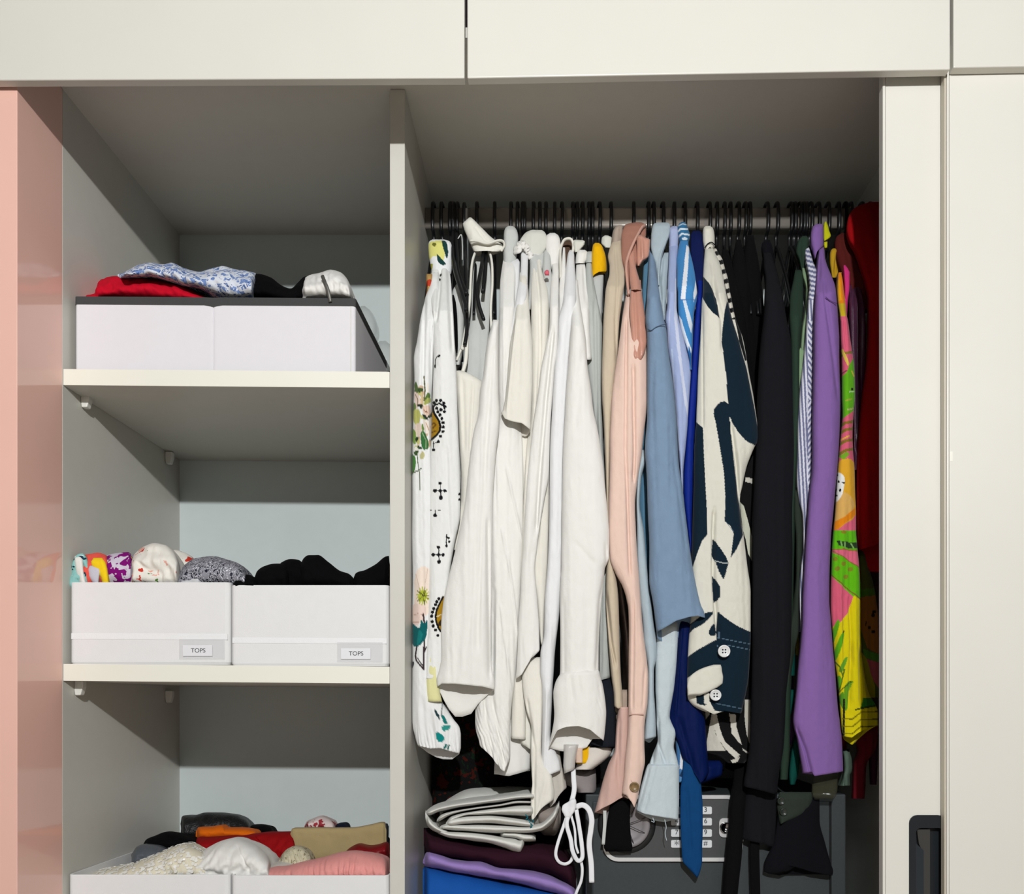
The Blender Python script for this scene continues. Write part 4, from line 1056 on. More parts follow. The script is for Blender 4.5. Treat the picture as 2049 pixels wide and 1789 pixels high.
tube('collar', '486,1191,1198;490,1187,1203;500,1185,1208;520,1184,1213;538,1184,1214;552,1182,1211;566,1180,1200', fab('mustard_cloth', (244, 186, 6), 0.85, 0.06), g, y=0.19, d=0.018, seed=103, dome=8, step=1.5, hr=24, hemf=[(0, 4), (.25, -12), (.6, -22), (1, -28)], hemb=[(0, 0), (1, -20)], nc=44, solid=0.001)
tube('loop', '1494,1154,1180;1520,1154,1180;1528,1153,1178', fab('mustard_cloth', (244, 186, 6)), g, y=0.10, d=0.012, seed=104, dome=0, solid=0.001)
tube('collar_tab', '471,1210,1216;476,1204,1224;486,1203,1224;496,1210,1222', fab('bone_cotton2', (226, 226, 214), 0.9), g, y=0.215, d=0.008, dome=4, step=1.5, seed=105)

# ---- the big front white sleeve with deep cuff
g = garment('white_tunic', 'white tunic with the broad front sleeve and deep loose buttonless cuff', 'shirt', 1154)
rows = '560,1140,1156;600,1142,1160;640,1143,1166;681,1140,1172;727,1137,1175;778,1133,1183;822,1131,1188;858,1129,1196;900,1127,1203;930,1126,1207;987,1125,1212;1031,1124,1216;1074,1124,1219;1115,1123,1219;1140,1123,1210;1154,1122,1209;1213,1121,1203;1271,1121,1199;1310,1121,1198;1340,1121,1198;1362,1118,1199'
tube('sleeve', rows, white_c, g, y=YP(560, 0.058, 0.14), d=0.026, nc=56, step=5, fold=0.003, seed=106, cr=[([(700, 1166), (860, 1150)], 0.002, 6), ([(1130, 1190), (1085, 1150)][::-1], 0.003, 6), ([(1090, 1212), (1130, 1214), (1200, 1200), (1340, 1193)], 0.004, 3), ([(1200, 1128), (1360, 1130)], 0.003, 4)])
rows = '1338,1150,1196;1344,1128,1199;1356,1116,1202;1370,1110,1206;1387,1107,1209;1410,1108,1212;1427,1109,1213;1445,1108,1212;1462,1103,1210;1474,1098,1208'
tube('cuff', rows, white_c, g, y=0.053, d=0.028, nc=60, step=3, fold=0.002, seed=107, solid=0.0012, hr=26, dome=10, label='deep loose cuff', hemf=[(0, 22), (0.06, 6), (0.14, -12), (0.3, -20), (0.55, -21), (0.75, -14), (0.88, -2), (1, 8)], hemb=[(0, 24), (0.25, 32), (0.5, 30), (0.7, 24), (0.75, 6), (1, 4)],
     cr=[([(1365, 1198), (1400, 1202)], 0.002, 3), ([(1350, 1140), (1400, 1146)], 0.003, 4), ([(1346, 1155), (1390, 1160)], 0.003, 4), ([(1400, 1196), (1425, 1204)], 0.0015, 2)])
body(g, '560,1142,1158;900,1130,1195;1400,1115,1195', white_c, 1440, w=0.3)
shirt('black_vest', 'black vest with a white inner hem under the front white cuff', 'top', 1186, '1290,1202,1216;1320,1200,1226;1380,1198,1229;1440,1192,1231;1480,1186,1232;1496,1180,1232', fab('ink_cloth', (26, 30, 38), 0.9), 0.092, hem=1480, seed=110, hemf=[(0, -8), (.5, 0), (1, -2)], hemb=[(0, 20), (0.4, 30), (1, 0)], hr=30)
g = garment('satin_blouse', 'silver satin blouse end with a long white tie ribbon knotted in a bow', 'blouse', 1186, False)
tube('hem', '1490,1128,1158;1510,1128,1154;1530,1127,1151;1544,1129,1150', fab('silver_satin', (206, 202, 196), 0.3, 0.03, spec=0.5), g, y=0.075, d=0.02, seed=112, dome=0, hemf=[(0, 4), (1, -4)], hemb=[(0, 0), (1, 0)], solid=0.001, fold=0.004)
tube('white_hem', '1496,1160,1228;1510,1160,1222;1525,1156,1206;1540,1150,1185', fab('warm_white', (226, 218, 208), 0.9), g, y=0.12, d=0.03, seed=113, dome=0, fold=0.002)
tube('sheer_hem', '1538,1104,1192;1560,1106,1193;1578,1150,1193;1586,1156,1190', fab('sheer_grey', (150, 142, 140), 0.7), g, y=0.16, d=0.03, seed=114, fold=0.003)
tube('loop_tape', '1497,1152,1166;1512,1152,1166;1526,1152,1166', fab('peach_tape', (226, 196, 176), 0.7), g, y=0.08, d=0.006, dome=0, seed=3, fold=0)
body(g, '560,1176,1186;900,1180,1192;1500,1130,1156', fab('silver_satin', (206, 202, 196)), 1500, w=0.3)
tape = fab('white_tape', (244, 244, 246), 0.85, 0.02)
Yr = 0.05
strip('tie_ribbon', [(1147, 1540, .07), (1148, 1560, .06), (1149, 1580, .055), (1145, 1600, Yr), (1140, 1614, Yr)], 10, tape, g, t=0.0022, label='white tie ribbon')
tube('knot', '1598,1144,1152;1604,1138,1154;1612,1126,1154;1620,1124,1152;1630,1128,1146;1638,1132,1141', tape, g, y=Yr - 0.004, d=0.007, dome=4, step=1.5, seed=2, dome2=4)
strip('tie_ribbon', [(1136, 1628, Yr), (1127, 1655, Yr - .006), (1116, 1688, Yr - .008), (1112, 1710, Yr - .008), (1118, 1724, Yr - .006), (1130, 1729, Yr), (1141, 1724, Yr + .004), (1147, 1712, Yr + .006)], 6.5, tape, g, t=0.0016)
strip('tie_ribbon', [(1138, 1630, Yr - .004), (1134, 1650, Yr - .008), (1142, 1680, Yr - .01), (1146, 1704, Yr - .01), (1156, 1722, Yr - .008), (1165, 1716, Yr - .006), (1164, 1690, Yr - .004), (1159, 1655, Yr), (1153, 1620, Yr)], 8.5, tape, g, t=0.0018)
strip('tie_ribbon', [(1143, 1632, Yr), (1150, 1660, Yr - .004), (1152, 1690, Yr - .006), (1157, 1708, Yr - .006)], 5, tape, g, t=0.0016)
strip('tie_ribbon', [(1152, 1615, Yr), (1166, 1611, Yr - .004), (1178, 1620, Yr - .006), (1184, 1640, Yr - .006), (1182, 1662, Yr - .004), (1179, 1690, Yr - .002), (1183, 1730, Yr), (1184, 1766, Yr)], 11, tape, g, t=0.0016)
strip('tie_ribbon', [(1161, 1718, Yr), (1165, 1738, Yr), (1163, 1762, Yr + .004), (1155, 1782, Yr + .006), (1148, 1800, Yr + .008)], 6, tape, g, t=0.0016)

# ---- beige shirt and pink satin blouse
beige = fab('beige_linen', (208, 192, 168), 0.9, 0.05)
g = garment('beige_shirt', 'beige linen shirt between the mustard collar and the pink satin blouse', 'shirt', 1222)
rows = '478,1228,1242;495,1220,1243;514,1216,1244;530,1219,1247;547,1219,1250;565,1215,1250;581,1212,1248;610,1210,1244;640,1208,1240;698,1206,1237;756,1204,1231;800,1205,1227;829,1207,1224;900,1210,1221;1000,1213,1219;1080,1215,1221;1130,1214,1228;1162,1213,1234;1200,1213,1238;1260,1216,1240;1320,1220,1241;1360,1224,1243;1390,1228,1246;1416,1229,1247'
tube('sleeve', rows, beige, g, y=YP(478, 0.085), d=0.018, nc=44, step=4, fold=0.003, seed=115, solid=0.001, hemf=[(0, -2), (.5, 2), (1, 0)], hemb=[(0, 4), (.5, 14), (1, 0)], cr=[([(500, 1232), (560, 1236), (640, 1232), (720, 1234)], 0.004, 3), ([(1190, 1214), (1290, 1224), (1330, 1232)], 0.008, 3)])
tube('collar', '450,1238,1244;455,1231,1246;465,1226,1246;478,1224,1245;492,1222,1240', fab('taupe_linen', (176, 160, 146), 0.9), g, y=0.2, d=0.014, dome=6, step=1.5, seed=116)
tube('underlayer', '1380,1236,1258;1420,1234,1258;1446,1232,1257', fab('mushroom', (186, 166, 150), 0.9), g, y=0.11, d=0.014, seed=117, hemf=[(0, -4), (1, 4)], solid=0.001)
body(g, rows, beige, 1400)
blush = fab('blush_cotton', (238, 206, 190), 0.85, 0.03)
rose = fab('rose_satin', (206, 150, 130), 0.32, 0.05, spec=0.5, sheen=0.3)
g = garment('pink_blouse', 'blush pink blouse with a dusky satin collar and two buttoned cuffs', 'blouse', 1268)
rows = '590,1253,1272;640,1244,1292;680,1239,1294;720,1234,1295;756,1229,1296;800,1224,1296;829,1223,1293;887,1220,1286;914,1220,1283;973,1219,1274;1009,1218,1271;1060,1218,1273;1100,1219,1275;1118,1220,1276;1147,1231,1278;1173,1245,1280;1198,1253,1282;1223,1257,1284;1278,1258,1289;1322,1258,1294;1358,1258,1297;1400,1258,1296;1458,1256,1290;1490,1253,1290;1521,1250,1291;1552,1248,1285;1580,1245,1279;1594,1244,1276'
tube('sleeve', rows, blush, g, y=YP(590, 0.068, 0.12), d=0.022, nc=56, step=4, fold=0.003, seed=118, solid=0.0012, hr=40, hemf=[(0, -6), (0.3, -2), (0.6, 10), (0.8, 22), (1, 2)], hemb=[(0, 0), (.5, 8), (1, 0)],
     cr=[([(640, 1254), (900, 1252), (1150, 1261)], 0.008, 3), ([(730, 1268), (900, 1270), (960, 1268)], 0.010, 3), ([(1200, 1268), (1420, 1266)], 0.005, 3), ([(1340, 1290), (1420, 1286)], 0.004, 3), ([(1428, 1256), (1430, 1290)], 0.0, 1)])
box('cuff_seam', *([W(1259, 1429, .05)[0], W(1288, 1429, .05)[0], 0.0445, 0.0475, W(0, 1430.5, .05)[2], W(0, 1428.5, .05)[2]]), fab('blush_seam', (196, 160, 146)), g, bev=0)
tube('satin_front', '560,1262,1282;590,1261,1285;620,1260,1289;650,1262,1292;680,1264,1294;705,1266,1290;722,1270,1282', rose, g, y=[(560, .11), (640, .062), (722, .05)], d=0.012, seed=119, nc=40, step=3, fold=0.003, dome=10, dome2=10, cr=[([(560, 1270), (720, 1276)], 0.004, 4)])
tube('collar', '445,1270,1284;449,1252,1291;458,1247,1293;468,1244,1293;490,1243,1287;510,1243,1281;530,1246,1274;552,1251,1266;575,1254,1262', fab('dusky_satin', (176, 124, 106), 0.45, 0.05, spec=0.35), g, y=[(445, .21), (500, .17), (575, .13)], d=0.018, seed=120, nc=44, step=2, fold=0.002, dome=8, solid=0.001)
sweep('collar_roll', [W(*q) for q in ((1290, 452, .19), (1284, 456, .175), (1276, 470, .16), (1266, 490, .148), (1258, 510, .14), (1253, 530, .13), (1254, 556, .115), (1258, 590, .10))], 0.0034, 0.005, fab('dusky_edge', (214, 166, 148), 0.35, spec=0.5), g)
tube('collar_flap', '470,1280,1285;475,1274,1292;480,1274,1301;495,1274,1300;512,1274,1298;524,1274,1286;532,1275,1280', rose, g, y=0.15, d=0.012, seed=121, nc=40, step=1.5, dome=5, fold=0.002, cr=[([(475, 1284), (525, 1286)], -0.004, 3)])
tube('satin_front', '500,1260,1270;515,1257,1270;530,1258,1272;560,1260,1280;580,1262,1284', rose, g, y=[(500, .16), (580, .09)], d=0.012, seed=122, step=2, nc=36)
body(g, rows, blush, 1480)
tube('cuff', '1415,1237,1259;1460,1232,1260;1500,1230,1259;1530,1217,1258;1560,1207,1257;1590,1199,1258;1610,1193,1259;1622,1189,1259', fab('mauve_pink', (214, 178, 166), 0.85, 0.03), g, y=0.09, d=0.024, seed=123, nc=44, step=4, fold=0.003, dome=0, solid=0.0012, hr=30, hemf=[(0, 4), (0.5, -14), (0.9, -30), (1, -34)], hemb=[(0, 6), (0.3, 10), (0.6, 6), (0.9, -4), (1, -30)], cr=[([(1440, 1240), (1560, 1236)], 0.004, 4)])
disc('button', 1269.5, 1575, 0.0435, 10, 0.003, plain('horn_button', (128, 104, 68), 0.35, 0.5, var=0.3, nscale=120), g).scale = (1, 1, 1)
sweep('buttonhole', [W(1262, 1560, .046), W(1266, 1566, .045), W(1271, 1561, .046)], 0.0006, 0.0006, fab('blush_seam', (196, 160, 146)), g)

# ---- blue group
cham = fab('chambray', (126, 150, 176), 0.92, 0.10, scale=260, bump=0.4)
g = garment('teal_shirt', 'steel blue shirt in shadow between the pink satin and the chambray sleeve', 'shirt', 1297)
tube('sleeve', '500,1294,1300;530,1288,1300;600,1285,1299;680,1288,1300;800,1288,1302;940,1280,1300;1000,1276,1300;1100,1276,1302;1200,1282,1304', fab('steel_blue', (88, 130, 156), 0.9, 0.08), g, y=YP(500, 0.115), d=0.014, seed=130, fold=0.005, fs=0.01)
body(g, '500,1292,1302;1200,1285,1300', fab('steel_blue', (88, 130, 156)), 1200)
g = garment('chambray_shirt', 'grey blue chambray shirt with a wide short sleeve flaring to an open hem', 'shirt', 1307)
rows = '500,1299,1308;507,1298,1310;530,1297,1312;561,1296,1316;601,1294,1322;640,1291,1329;656,1293,1333;700,1295,1337;763,1295,1346;829,1295,1353;900,1291,1357;930,1293,1359;980,1295,1367;1031,1296,1372;1103,1299,1381;1160,1299,1391;1202,1306,1400;1234,1311,1409;1258,1315,1411'
tube('sleeve', rows, cham, g, y=YP(500, 0.046), d=0.03, nc=56, step=4, fold=0.003, seed=131, solid=0.0014, hr=46, hemf=[(0, 6), (0.2, -4), (0.4, -16), (0.65, -23), (0.85, -26), (1, -22)], hemb=[(0, 26), (0.22, 28), (0.3, 20), (0.48, 18), (0.75, 4), (0.9, -8), (1, -20)],
     cr=[([(1138, 1304 + 9 * i), (1162, 1305 + 9 * i)], 0.0012, 2) for i in range(10)] + [([(700, 1310), (800, 1305), (1100, 1320)], 0.002, 5), ([(920, 1350), (1100, 1372)], 0.003, 4)])
sweep('shoulder_seam', [W(*q) for q in ((1296, 658, .022), (1303, 661, .016), (1312, 655, .0135), (1325, 650, .016), (1334, 648, .024))], 0.0009, 0.0012, fab('seam_blue', (84, 104, 128)), g)
body(g, '500,1298,1312;900,1300,1350;1200,1310,1390', cham, 1200, w=0.3)
pblue = fab('pale_blue_linen', (180, 195, 203), 0.92, 0.05, scale=300)
g = garment('pale_blue_shirt', 'pale grey blue linen shirt with a large collar and a long turned cuff', 'shirt', 1325)
tube('shoulder', '505,1310,1338;520,1312,1338;560,1315,1335;600,1320,1333;625,1324,1332;640,1327,1331', pblue, g, y=YP(505, 0.10), d=0.014, seed=134, nc=40, step=3, cr=[([(510, 1326), (560, 1322)], 0.005, 3), ([(530, 1318), (600, 1324)], 0.006, 2.5)])
tube('collar', '445,1316,1334;448,1308,1340;455,1305,1341;470,1303,1339;494,1302,1331;510,1305,1326;530,1311,1323;555,1314,1321;570,1316,1320', pblue, g, y=[(445, .205), (500, .17), (570, .13)], d=0.016, seed=135, nc=40, step=1.5, dome=7, fold=0.002, cr=[([(470, 1338), (510, 1322), (560, 1317)], -0.004, 3)])
rows = '900,1284,1300;960,1275,1283;1009,1273,1280;1060,1274,1288;1120,1275,1293;1160,1277,1297;1200,1280,1303;1249,1286,1309;1285,1288,1314;1314,1293,1314;1343,1296,1309;1380,1296,1309;1420,1294,1311;1450,1291,1312;1476,1289,1313'
tube('sleeve', rows, pblue, g, y=0.082, d=0.016, seed=136, nc=40, step=4, solid=0.001, hemf=[(0, 4), (1, -2)], hemb=[(0, 6), (.5, 12), (1, 0)], fold=0.003)
lblue = fab('ice_blue_linen', (200, 212, 217), 0.92, 0.06, scale=280, bump=0.4)
rows = '1240,1314,1358;1285,1313,1357;1343,1311,1353;1380,1311,1349;1400,1312,1345;1435,1313,1340;1446,1313,1344;1466,1315,1352;1480,1316,1350;1495,1312,1348;1510,1306,1352;1525,1300,1356;1540,1296,1359'
tube('long_sleeve', rows, lblue, g, y=0.084, d=0.018, seed=137, nc=50, step=3, fold=0.004, cr=[([(1440, 1318), (1490, 1318), (1530, 1332)], 0.006, 3), ([(1460, 1312), (1530, 1306)], 0.008, 4)])
rows = '1528,1298,1357;1534,1294,1359;1546,1290,1359;1583,1280,1359;1610,1275,1359;1626,1273,1358;1634,1274,1358'
tube('cuff', rows, lblue, g, y=0.08, d=0.022, seed=138, nc=50, step=2.5, solid=0.001, dome=5, fold=0.0025, hemf=[(0, -12), (0.2, -5), (0.6, 1), (1, 6)], hemb=[(0, -6), (0.4, 10), (0.7, 14), (1, 8)], hr=20, cr=[([(1534, 1312), (1625, 1288)], 0.003, 3), ([(1534, 1300), (1610, 1280)], 0.003, 3), ([(1540, 1330), (1600, 1322)], 0.002, 4)])
for q in ([(1330, 1640, .07), (1333, 1655, .07), (1331, 1668, .072), (1334, 1682, .072)], [(1306, 1636, .07), (1309, 1645, .07), (1303, 1643, .07)]):
    strip('loose_thread', q, 1.4, lblue, g, t=0.0004)
body(g, '505,1312,1338;900,1300,1340;1400,1300,1345', pblue, 1440)
g = garment('lavender_shirt', 'lavender blue shirt with one pale stripe down its sleeve', 'shirt', 1349)
pl = [('l', [(1354, 560), (1352, 640), (1358, 700), (1372, 800), (1380, 840)], (206, 212, 232), 3), ('l', [(1344, 700), (1350, 800), (1360, 900)], (190, 204, 232), 1.5), ('l', [(1340, 620), (1336, 700)], (196, 202, 230), 1.2)]
rows = '490,1339,1357;521,1338,1355;545,1337,1354;561,1336,1354;615,1334,1354;640,1330,1358;660,1333,1363;698,1336,1373;742,1343,1382;785,1348,1380;829,1352,1377;858,1354,1375;900,1357,1371;950,1361,1367;985,1364,1367'
tube('sleeve', rows, print_m, g, y=YP(490, 0.078), d=0.016, seed=140, nc=60, step=3, fold=0.003, paint=painter((166, 180, 218), pl))
tube('collar', '452,1346,1354;456,1340,1357;465,1338,1358;480,1338,1358;500,1338,1356', fab('lavender_cotton', (170, 180, 214), 0.9), g, y=0.2, d=0.014, step=1.5, dome=6, seed=141)
body(g, rows, fab('lavender_cotton', (170, 180, 214)), 1300)
g = garment('striped_shirt', 'blue shirt with wide white vertical stripes and a striped collar', 'shirt', 1369)
ws = [('p', [(1373.5, 491), (1379, 495), (1377, 530), (1371, 600), (1362, 598), (1366, 560), (1370, 520)], (236, 240, 246)), ('p', [(1366, 600), (1372, 600), (1386, 650), (1383, 668), (1376, 645)], (214, 224, 236)), ('p', [(1392, 560), (1397, 580), (1388, 605), (1387, 590)], (232, 238, 246)),
      ('l', [(1357, 599), (1375, 600), (1396, 600)], (70, 120, 176), 0.9), ('p', [(1358, 630), (1364, 640), (1372, 668), (1384, 700), (1382, 712), (1372, 690), (1362, 662)], (222, 230, 240)), ('p', [(1378, 690), (1386, 720), (1384, 742), (1377, 716)], (30, 96, 160))]
rows = '478,1362,1376;486,1360,1377;505,1356,1381;521,1354,1385;541,1355,1389;570,1355,1393;588,1356,1395;601,1356,1394;628,1357,1389;662,1362,1387;690,1370,1386;720,1378,1384;740,1380,1384'
tube('sleeve', rows, print_m, g, y=YP(478, 0.086), d=0.018, seed=143, nc=64, step=2, fold=0.003, paint=painter((64, 136, 196), ws))
cs = [('l', [(1354, 466), (1362, 458), (1376, 458)], (214, 226, 234), 1.8), ('l', [(1356, 476), (1364, 468), (1379, 470)], (214, 226, 234), 1.8), ('e', (1370, 478, 6, 3, 0), (206, 220, 230)), ('l', [(1358, 452), (1366, 448), (1374, 450)], (180, 204, 220), 1.2)]
tube('collar', '444,1364,1370;449,1358,1374;460,1355,1378;472,1357,1381;482,1359,1379;492,1360,1376', print_m, g, y=0.2, d=0.016, nc=48, step=1.2, dome=6, seed=144, fold=0.001, paint=painter((48, 108, 150), cs))
body(g, rows, fab('mid_blue', (64, 136, 196)), 1300)
royal = fab('royal_blue', (4, 36, 134), 0.7, 0.05, spec=0.2)
g = garment('royal_dress', 'royal blue dress, a narrow bright strip beside the cream and navy shirt', 'dress', 1394)
rows = '500,1392,1407;536,1392,1407;580,1396,1406;610,1393,1405;640,1390,1403;680,1387,1401;724,1384,1399;782,1379,1396;854,1374,1391;912,1370,1390;955,1367,1389;984,1367,1388;1056,1374,1386;1100,1380,1386;1140,1384,1388'
tube('sleeve', rows, royal, g, y=YP(500, 0.092), d=0.014, seed=146, nc=36, step=4, fold=0.002)
tube('shoulder', '462,1386,1400;470,1382,1406;500,1381,1408;540,1386,1408;580,1390,1407', fab('midnight_blue', (12, 26, 78), 0.8), g, y=YP(462, 0.13, .22), d=0.014, seed=147)
rows = '1240,1360,1384;1274,1356,1384;1340,1351,1384;1398,1344,1398;1430,1340,1406;1440,1340,1410;1460,1346,1412;1490,1358,1414;1520,1366,1416;1550,1376,1418;1566,1380,1412'
tube('skirt', rows, fab('royal_satin', (0, 20, 74), 0.7, 0.05, spec=0.12), g, y=0.086, d=0.018, seed=148, nc=44, step=4, fold=0.004, fs=0.014, cr=[([(1250, 1364), (1430, 1351)], -0.006, 3), ([(1440, 1360), (1560, 1395)], 0.006, 6)], hr=50, hemf=[(0, -40), (.3, -20), (.7, 0), (1, -10)], hemb=[(0, -40), (1, 0)])
tube('skirt_hem', '1522,1352,1440;1532,1354,1446;1550,1356,1444;1562,1370,1420;1568,1384,1404', fab('royal_satin', (0, 20, 74)), g, y=0.13, d=0.024, seed=149, nc=44, step=2, fold=0.005, fs=0.02)
body(g, '500,1390,1404;1200,1372,1386', royal, 1240)
g = garment('plaid_shirt', 'blue, white and red checked shirt end hanging below the pale blue cuff', 'shirt', 1385, False)
pq = [('p', [(1352, 1480), (1362, 1485), (1366, 1540), (1356, 1560)], (70, 120, 170)), ('p', [(1362, 1505), (1369, 1510), (1366, 1540), (1360, 1538)], (226, 230, 236)), ('p', [(1370, 1522), (1379, 1526), (1378, 1545), (1369, 1540)], (140, 18, 24)),
      ('p', [(1366, 1548), (1380, 1548), (1374, 1556), (1366, 1556)], (226, 230, 236)), ('p', [(1356, 1552), (1372, 1558), (1360, 1566)], (90, 140, 186))]
tube('tail', '1470,1350,1372;1500,1352,1376;1530,1354,1380;1548,1355,1382;1566,1357,1366', print_m, g, y=0.10, d=0.014, seed=150, nc=50, step=1.5, paint=painter((28, 52, 84), pq))
g = garment('blue_belt', 'dark blue pointed sash hanging straight down in front of the safe keypad', 'belt', 1384, False)
tube('sash', '1500,1368,1398;1560,1364,1402;1580,1361,1404;1620,1361,1406;1660,1362,1406;1700,1364,1405;1722,1366,1405;1740,1380,1402;1752,1391,1398;1756,1394,1396', fab('sash_blue', (10, 66, 118), 0.85, 0.05), g, y=0.085, d=0.007, seed=151, nc=44, step=3, fold=0.0015, cr=[([(1580, 1375), (1700, 1382)], 0.003, 4)], dome2=4)

# ---- cream shirt with navy swirls
NV, CR_ = (10, 32, 46), (222, 219, 205)
navy_and_shade = [smooth_poly(p, 4) if s else p for s, p in (
    (0, [(1400, 545), (1407, 553), (1413, 560), (1418, 565), (1428, 580), (1434, 593), (1437, 612), (1440, 636), (1427, 626), (1416, 614), (1409, 602), (1403, 590)]),
    (0, [(1455, 602), (1450, 623), (1447, 653), (1445, 680), (1447, 700), (1453, 753), (1457, 803), (1460, 833), (1467.6, 850), (1475, 862), (1483.5, 872), (1491, 880), (1498, 885), (1511, 892), (1517, 888), (1518, 870), (1510, 819), (1501, 774), (1494, 738), (1483.5, 702), (1476, 672), (1468, 642), (1460, 612)]),
    (0, [(1449, 803), (1456, 806), (1459, 812), (1460, 833), (1464.7, 883), (1470.5, 940), (1475, 969), (1482, 1027), (1486.5, 1071), (1475, 1097), (1462, 1117), (1468, 1068), (1462, 1053), (1450, 1043), (1451.6, 998), (1448.7, 947), (1441, 898), (1432.7, 847), (1428, 828), (1429, 819), (1434, 811), (1441, 805)]),
    (0, [(1380, 838), (1392.7, 844), (1406.5, 856), (1408, 898), (1410, 940), (1414, 1013), (1416, 1069), (1405, 1082), (1395, 1107), (1387.6, 1129), (1384, 1142), (1375, 1142)]),
    (0, [(1428, 1077), (1438.5, 1093), (1453, 1114), (1458, 1127.5), (1448, 1161), (1438.5, 1143.5), (1432, 1124), (1424, 1108.6)]),
    (0, [(1425.4, 1149), (1435.6, 1165), (1441, 1174), (1441, 1195), (1434.5, 1202), (1428.7, 1206), (1427, 1180)]),
    (0, [(1405, 1230), (1412, 1226), (1427, 1223.6), (1427, 1229), (1418.5, 1238), (1408, 1248), (1398, 1254), (1388, 1258.5), (1379, 1268), (1370, 1270), (1380, 1250)]),
    (1, [(1418.5, 1267), (1421, 1257), (1428.7, 1248), (1433, 1258), (1433, 1269), (1424, 1273)]),
    (0, [(1437.4, 1223.6), (1445, 1231), (1453.4, 1238), (1466, 1247), (1478, 1254), (1505, 1266), (1506, 1360), (1490, 1432), (1430, 1422), (1421, 1405), (1421, 1384), (1434, 1376), (1446, 1366), (1444, 1345), (1441, 1334), (1430, 1333), (1420, 1334), (1410, 1338), (1392, 1347), (1370, 1360), (1368, 1322), (1382, 1310), (1398, 1299), (1418, 1288), (1433, 1280), (1434.5, 1262), (1436, 1245)]),
    (0, [(1393, 1393), (1405, 1384), (1420, 1376), (1426, 1384), (1422, 1404), (1410, 1412), (1394, 1408)]))]  # last patch: shade in the open cuff mouth, painted as navy
ab = [('p', p, NV) for p in navy_and_shade] + [('p', [(1409, 1390), (1419, 1386), (1420, 1410), (1409, 1408)], CR_)]
STI = (96, 120, 138)
ab += [('l', [(1436, 1276), (1470, 1283), (1502, 1289)], STI, 0.55), ('l', [(1455, 1291), (1500, 1300)], STI, 0.55), ('l', [(1443, 1228), (1441, 1255), (1438, 1280), (1436, 1294)], STI, 0.5), ('l', [(1430, 1407), (1484, 1418)], STI, 0.55), ('l', [(1431, 1122), (1448, 1127), (1457, 1126)], (190, 196, 190), 0.8), ('l', [(1452, 1044), (1468, 1064)], STI, 0.5)]
g = garment('abstract_shirt', 'cream shirt with large navy swirls and two white cuff buttons', 'shirt', 1418)
rows = '492,1412,1426;504,1410,1430;515,1409,1435;529,1408,1441;551,1407,1446;587,1406,1453;609,1404,1458;638,1403,1465;680,1401,1478;724,1398,1491;767,1396,1500;796,1395,1506;818,1394,1511;847,1393,1515;876,1390,1518;884,1390,1516;894,1389,1510;915,1389,1501;934,1388,1494;965,1388,1487;1002,1387,1481;1035,1386,1483;1071,1385,1488;1129,1383,1495;1187,1385,1502;1209,1384,1502;1240,1382,1502;1270,1379,1502;1318,1376,1500;1354,1375,1498;1380,1375,1494;1395,1376,1491;1412,1385,1487;1422,1400,1485;1428,1416,1483'
tube('sleeve', rows, print_m, g, y=YP(492, 0.066), d=0.024, nc=130, nb=24, step=1.7, fold=0.002, edge=0.1, seed=153, solid=0.001, paint=painter(CR_, ab), hr=30, hemf=[(0, -6), (0.2, 2), (0.5, -6), (1, 0)], hemb=[(0, 0), (1, -6)],
     cr=[([(560, 1426), (640, 1445), (700, 1447)], 0.006, 5), ([(520, 1424), (600, 1434)], 0.004, 4), ([(900, 1472), (1000, 1480), (1060, 1487)], 0.004, 4), ([(850, 1464), (930, 1475), (1000, 1480)], 0.008, 3), ([(1020, 1430), (1060, 1428), (1150, 1428), (1270, 1436)], 0.010, 4), ([(620, 1406), (850, 1407)], 0.004, 2)])
tube('collar', '452,1412,1421;456,1408,1426;465,1406,1429;480,1406,1430;495,1408,1430;506,1411,1425', fab('cream_drill', CR_, 0.9), g, y=0.19, d=0.016, nc=40, step=1.2, dome=7, seed=154, fold=0.001, hr=20, hemf=[(0, 4), (.4, -8), (.7, -12), (1, -6)], hemb=[(0, 0), (1, 0)])
strip('collar_trim', [(1410, 496, .172), (1416, 488, .170), (1424, 485, .170), (1430, 490, .174)], 2, fab('dark_trim', (30, 34, 34)), g)
tube('cuff_flap', '1330,1428,1442;1336,1408,1444;1344,1392,1445;1355,1380,1447;1366,1376,1446;1374,1375,1438;1384,1376,1420;1392,1376,1400', fab('cream_drill', CR_), g, y=0.036, d=0.010, nc=44, step=1.5, seed=155, dome=6, dome2=4, fold=0.001, label='cream cuff flap')
btn = plain('pearl_button', (232, 232, 230), 0.15, 0.6, coat=0.5)
dk = plain('button_hole', (40, 46, 50), 0.6)
for bx, by, br in ((1449, 1303, 12.5), (1432, 1391, 11.5)):
    b = disc('button', bx, by, 0.028, br, 0.0025, btn, g, label='white four-hole button')
    for ax, ay in ((-2.8, -2.8), (2.8, -2.8), (-2.8, 2.8), (2.8, 2.8)):
        disc('button_hole', bx + ax, by + ay, 0.0278, 1.7, 0.0006, dk, b, n=10)
body(g, rows, fab('cream_drill', CR_), 1400, w=0.3)

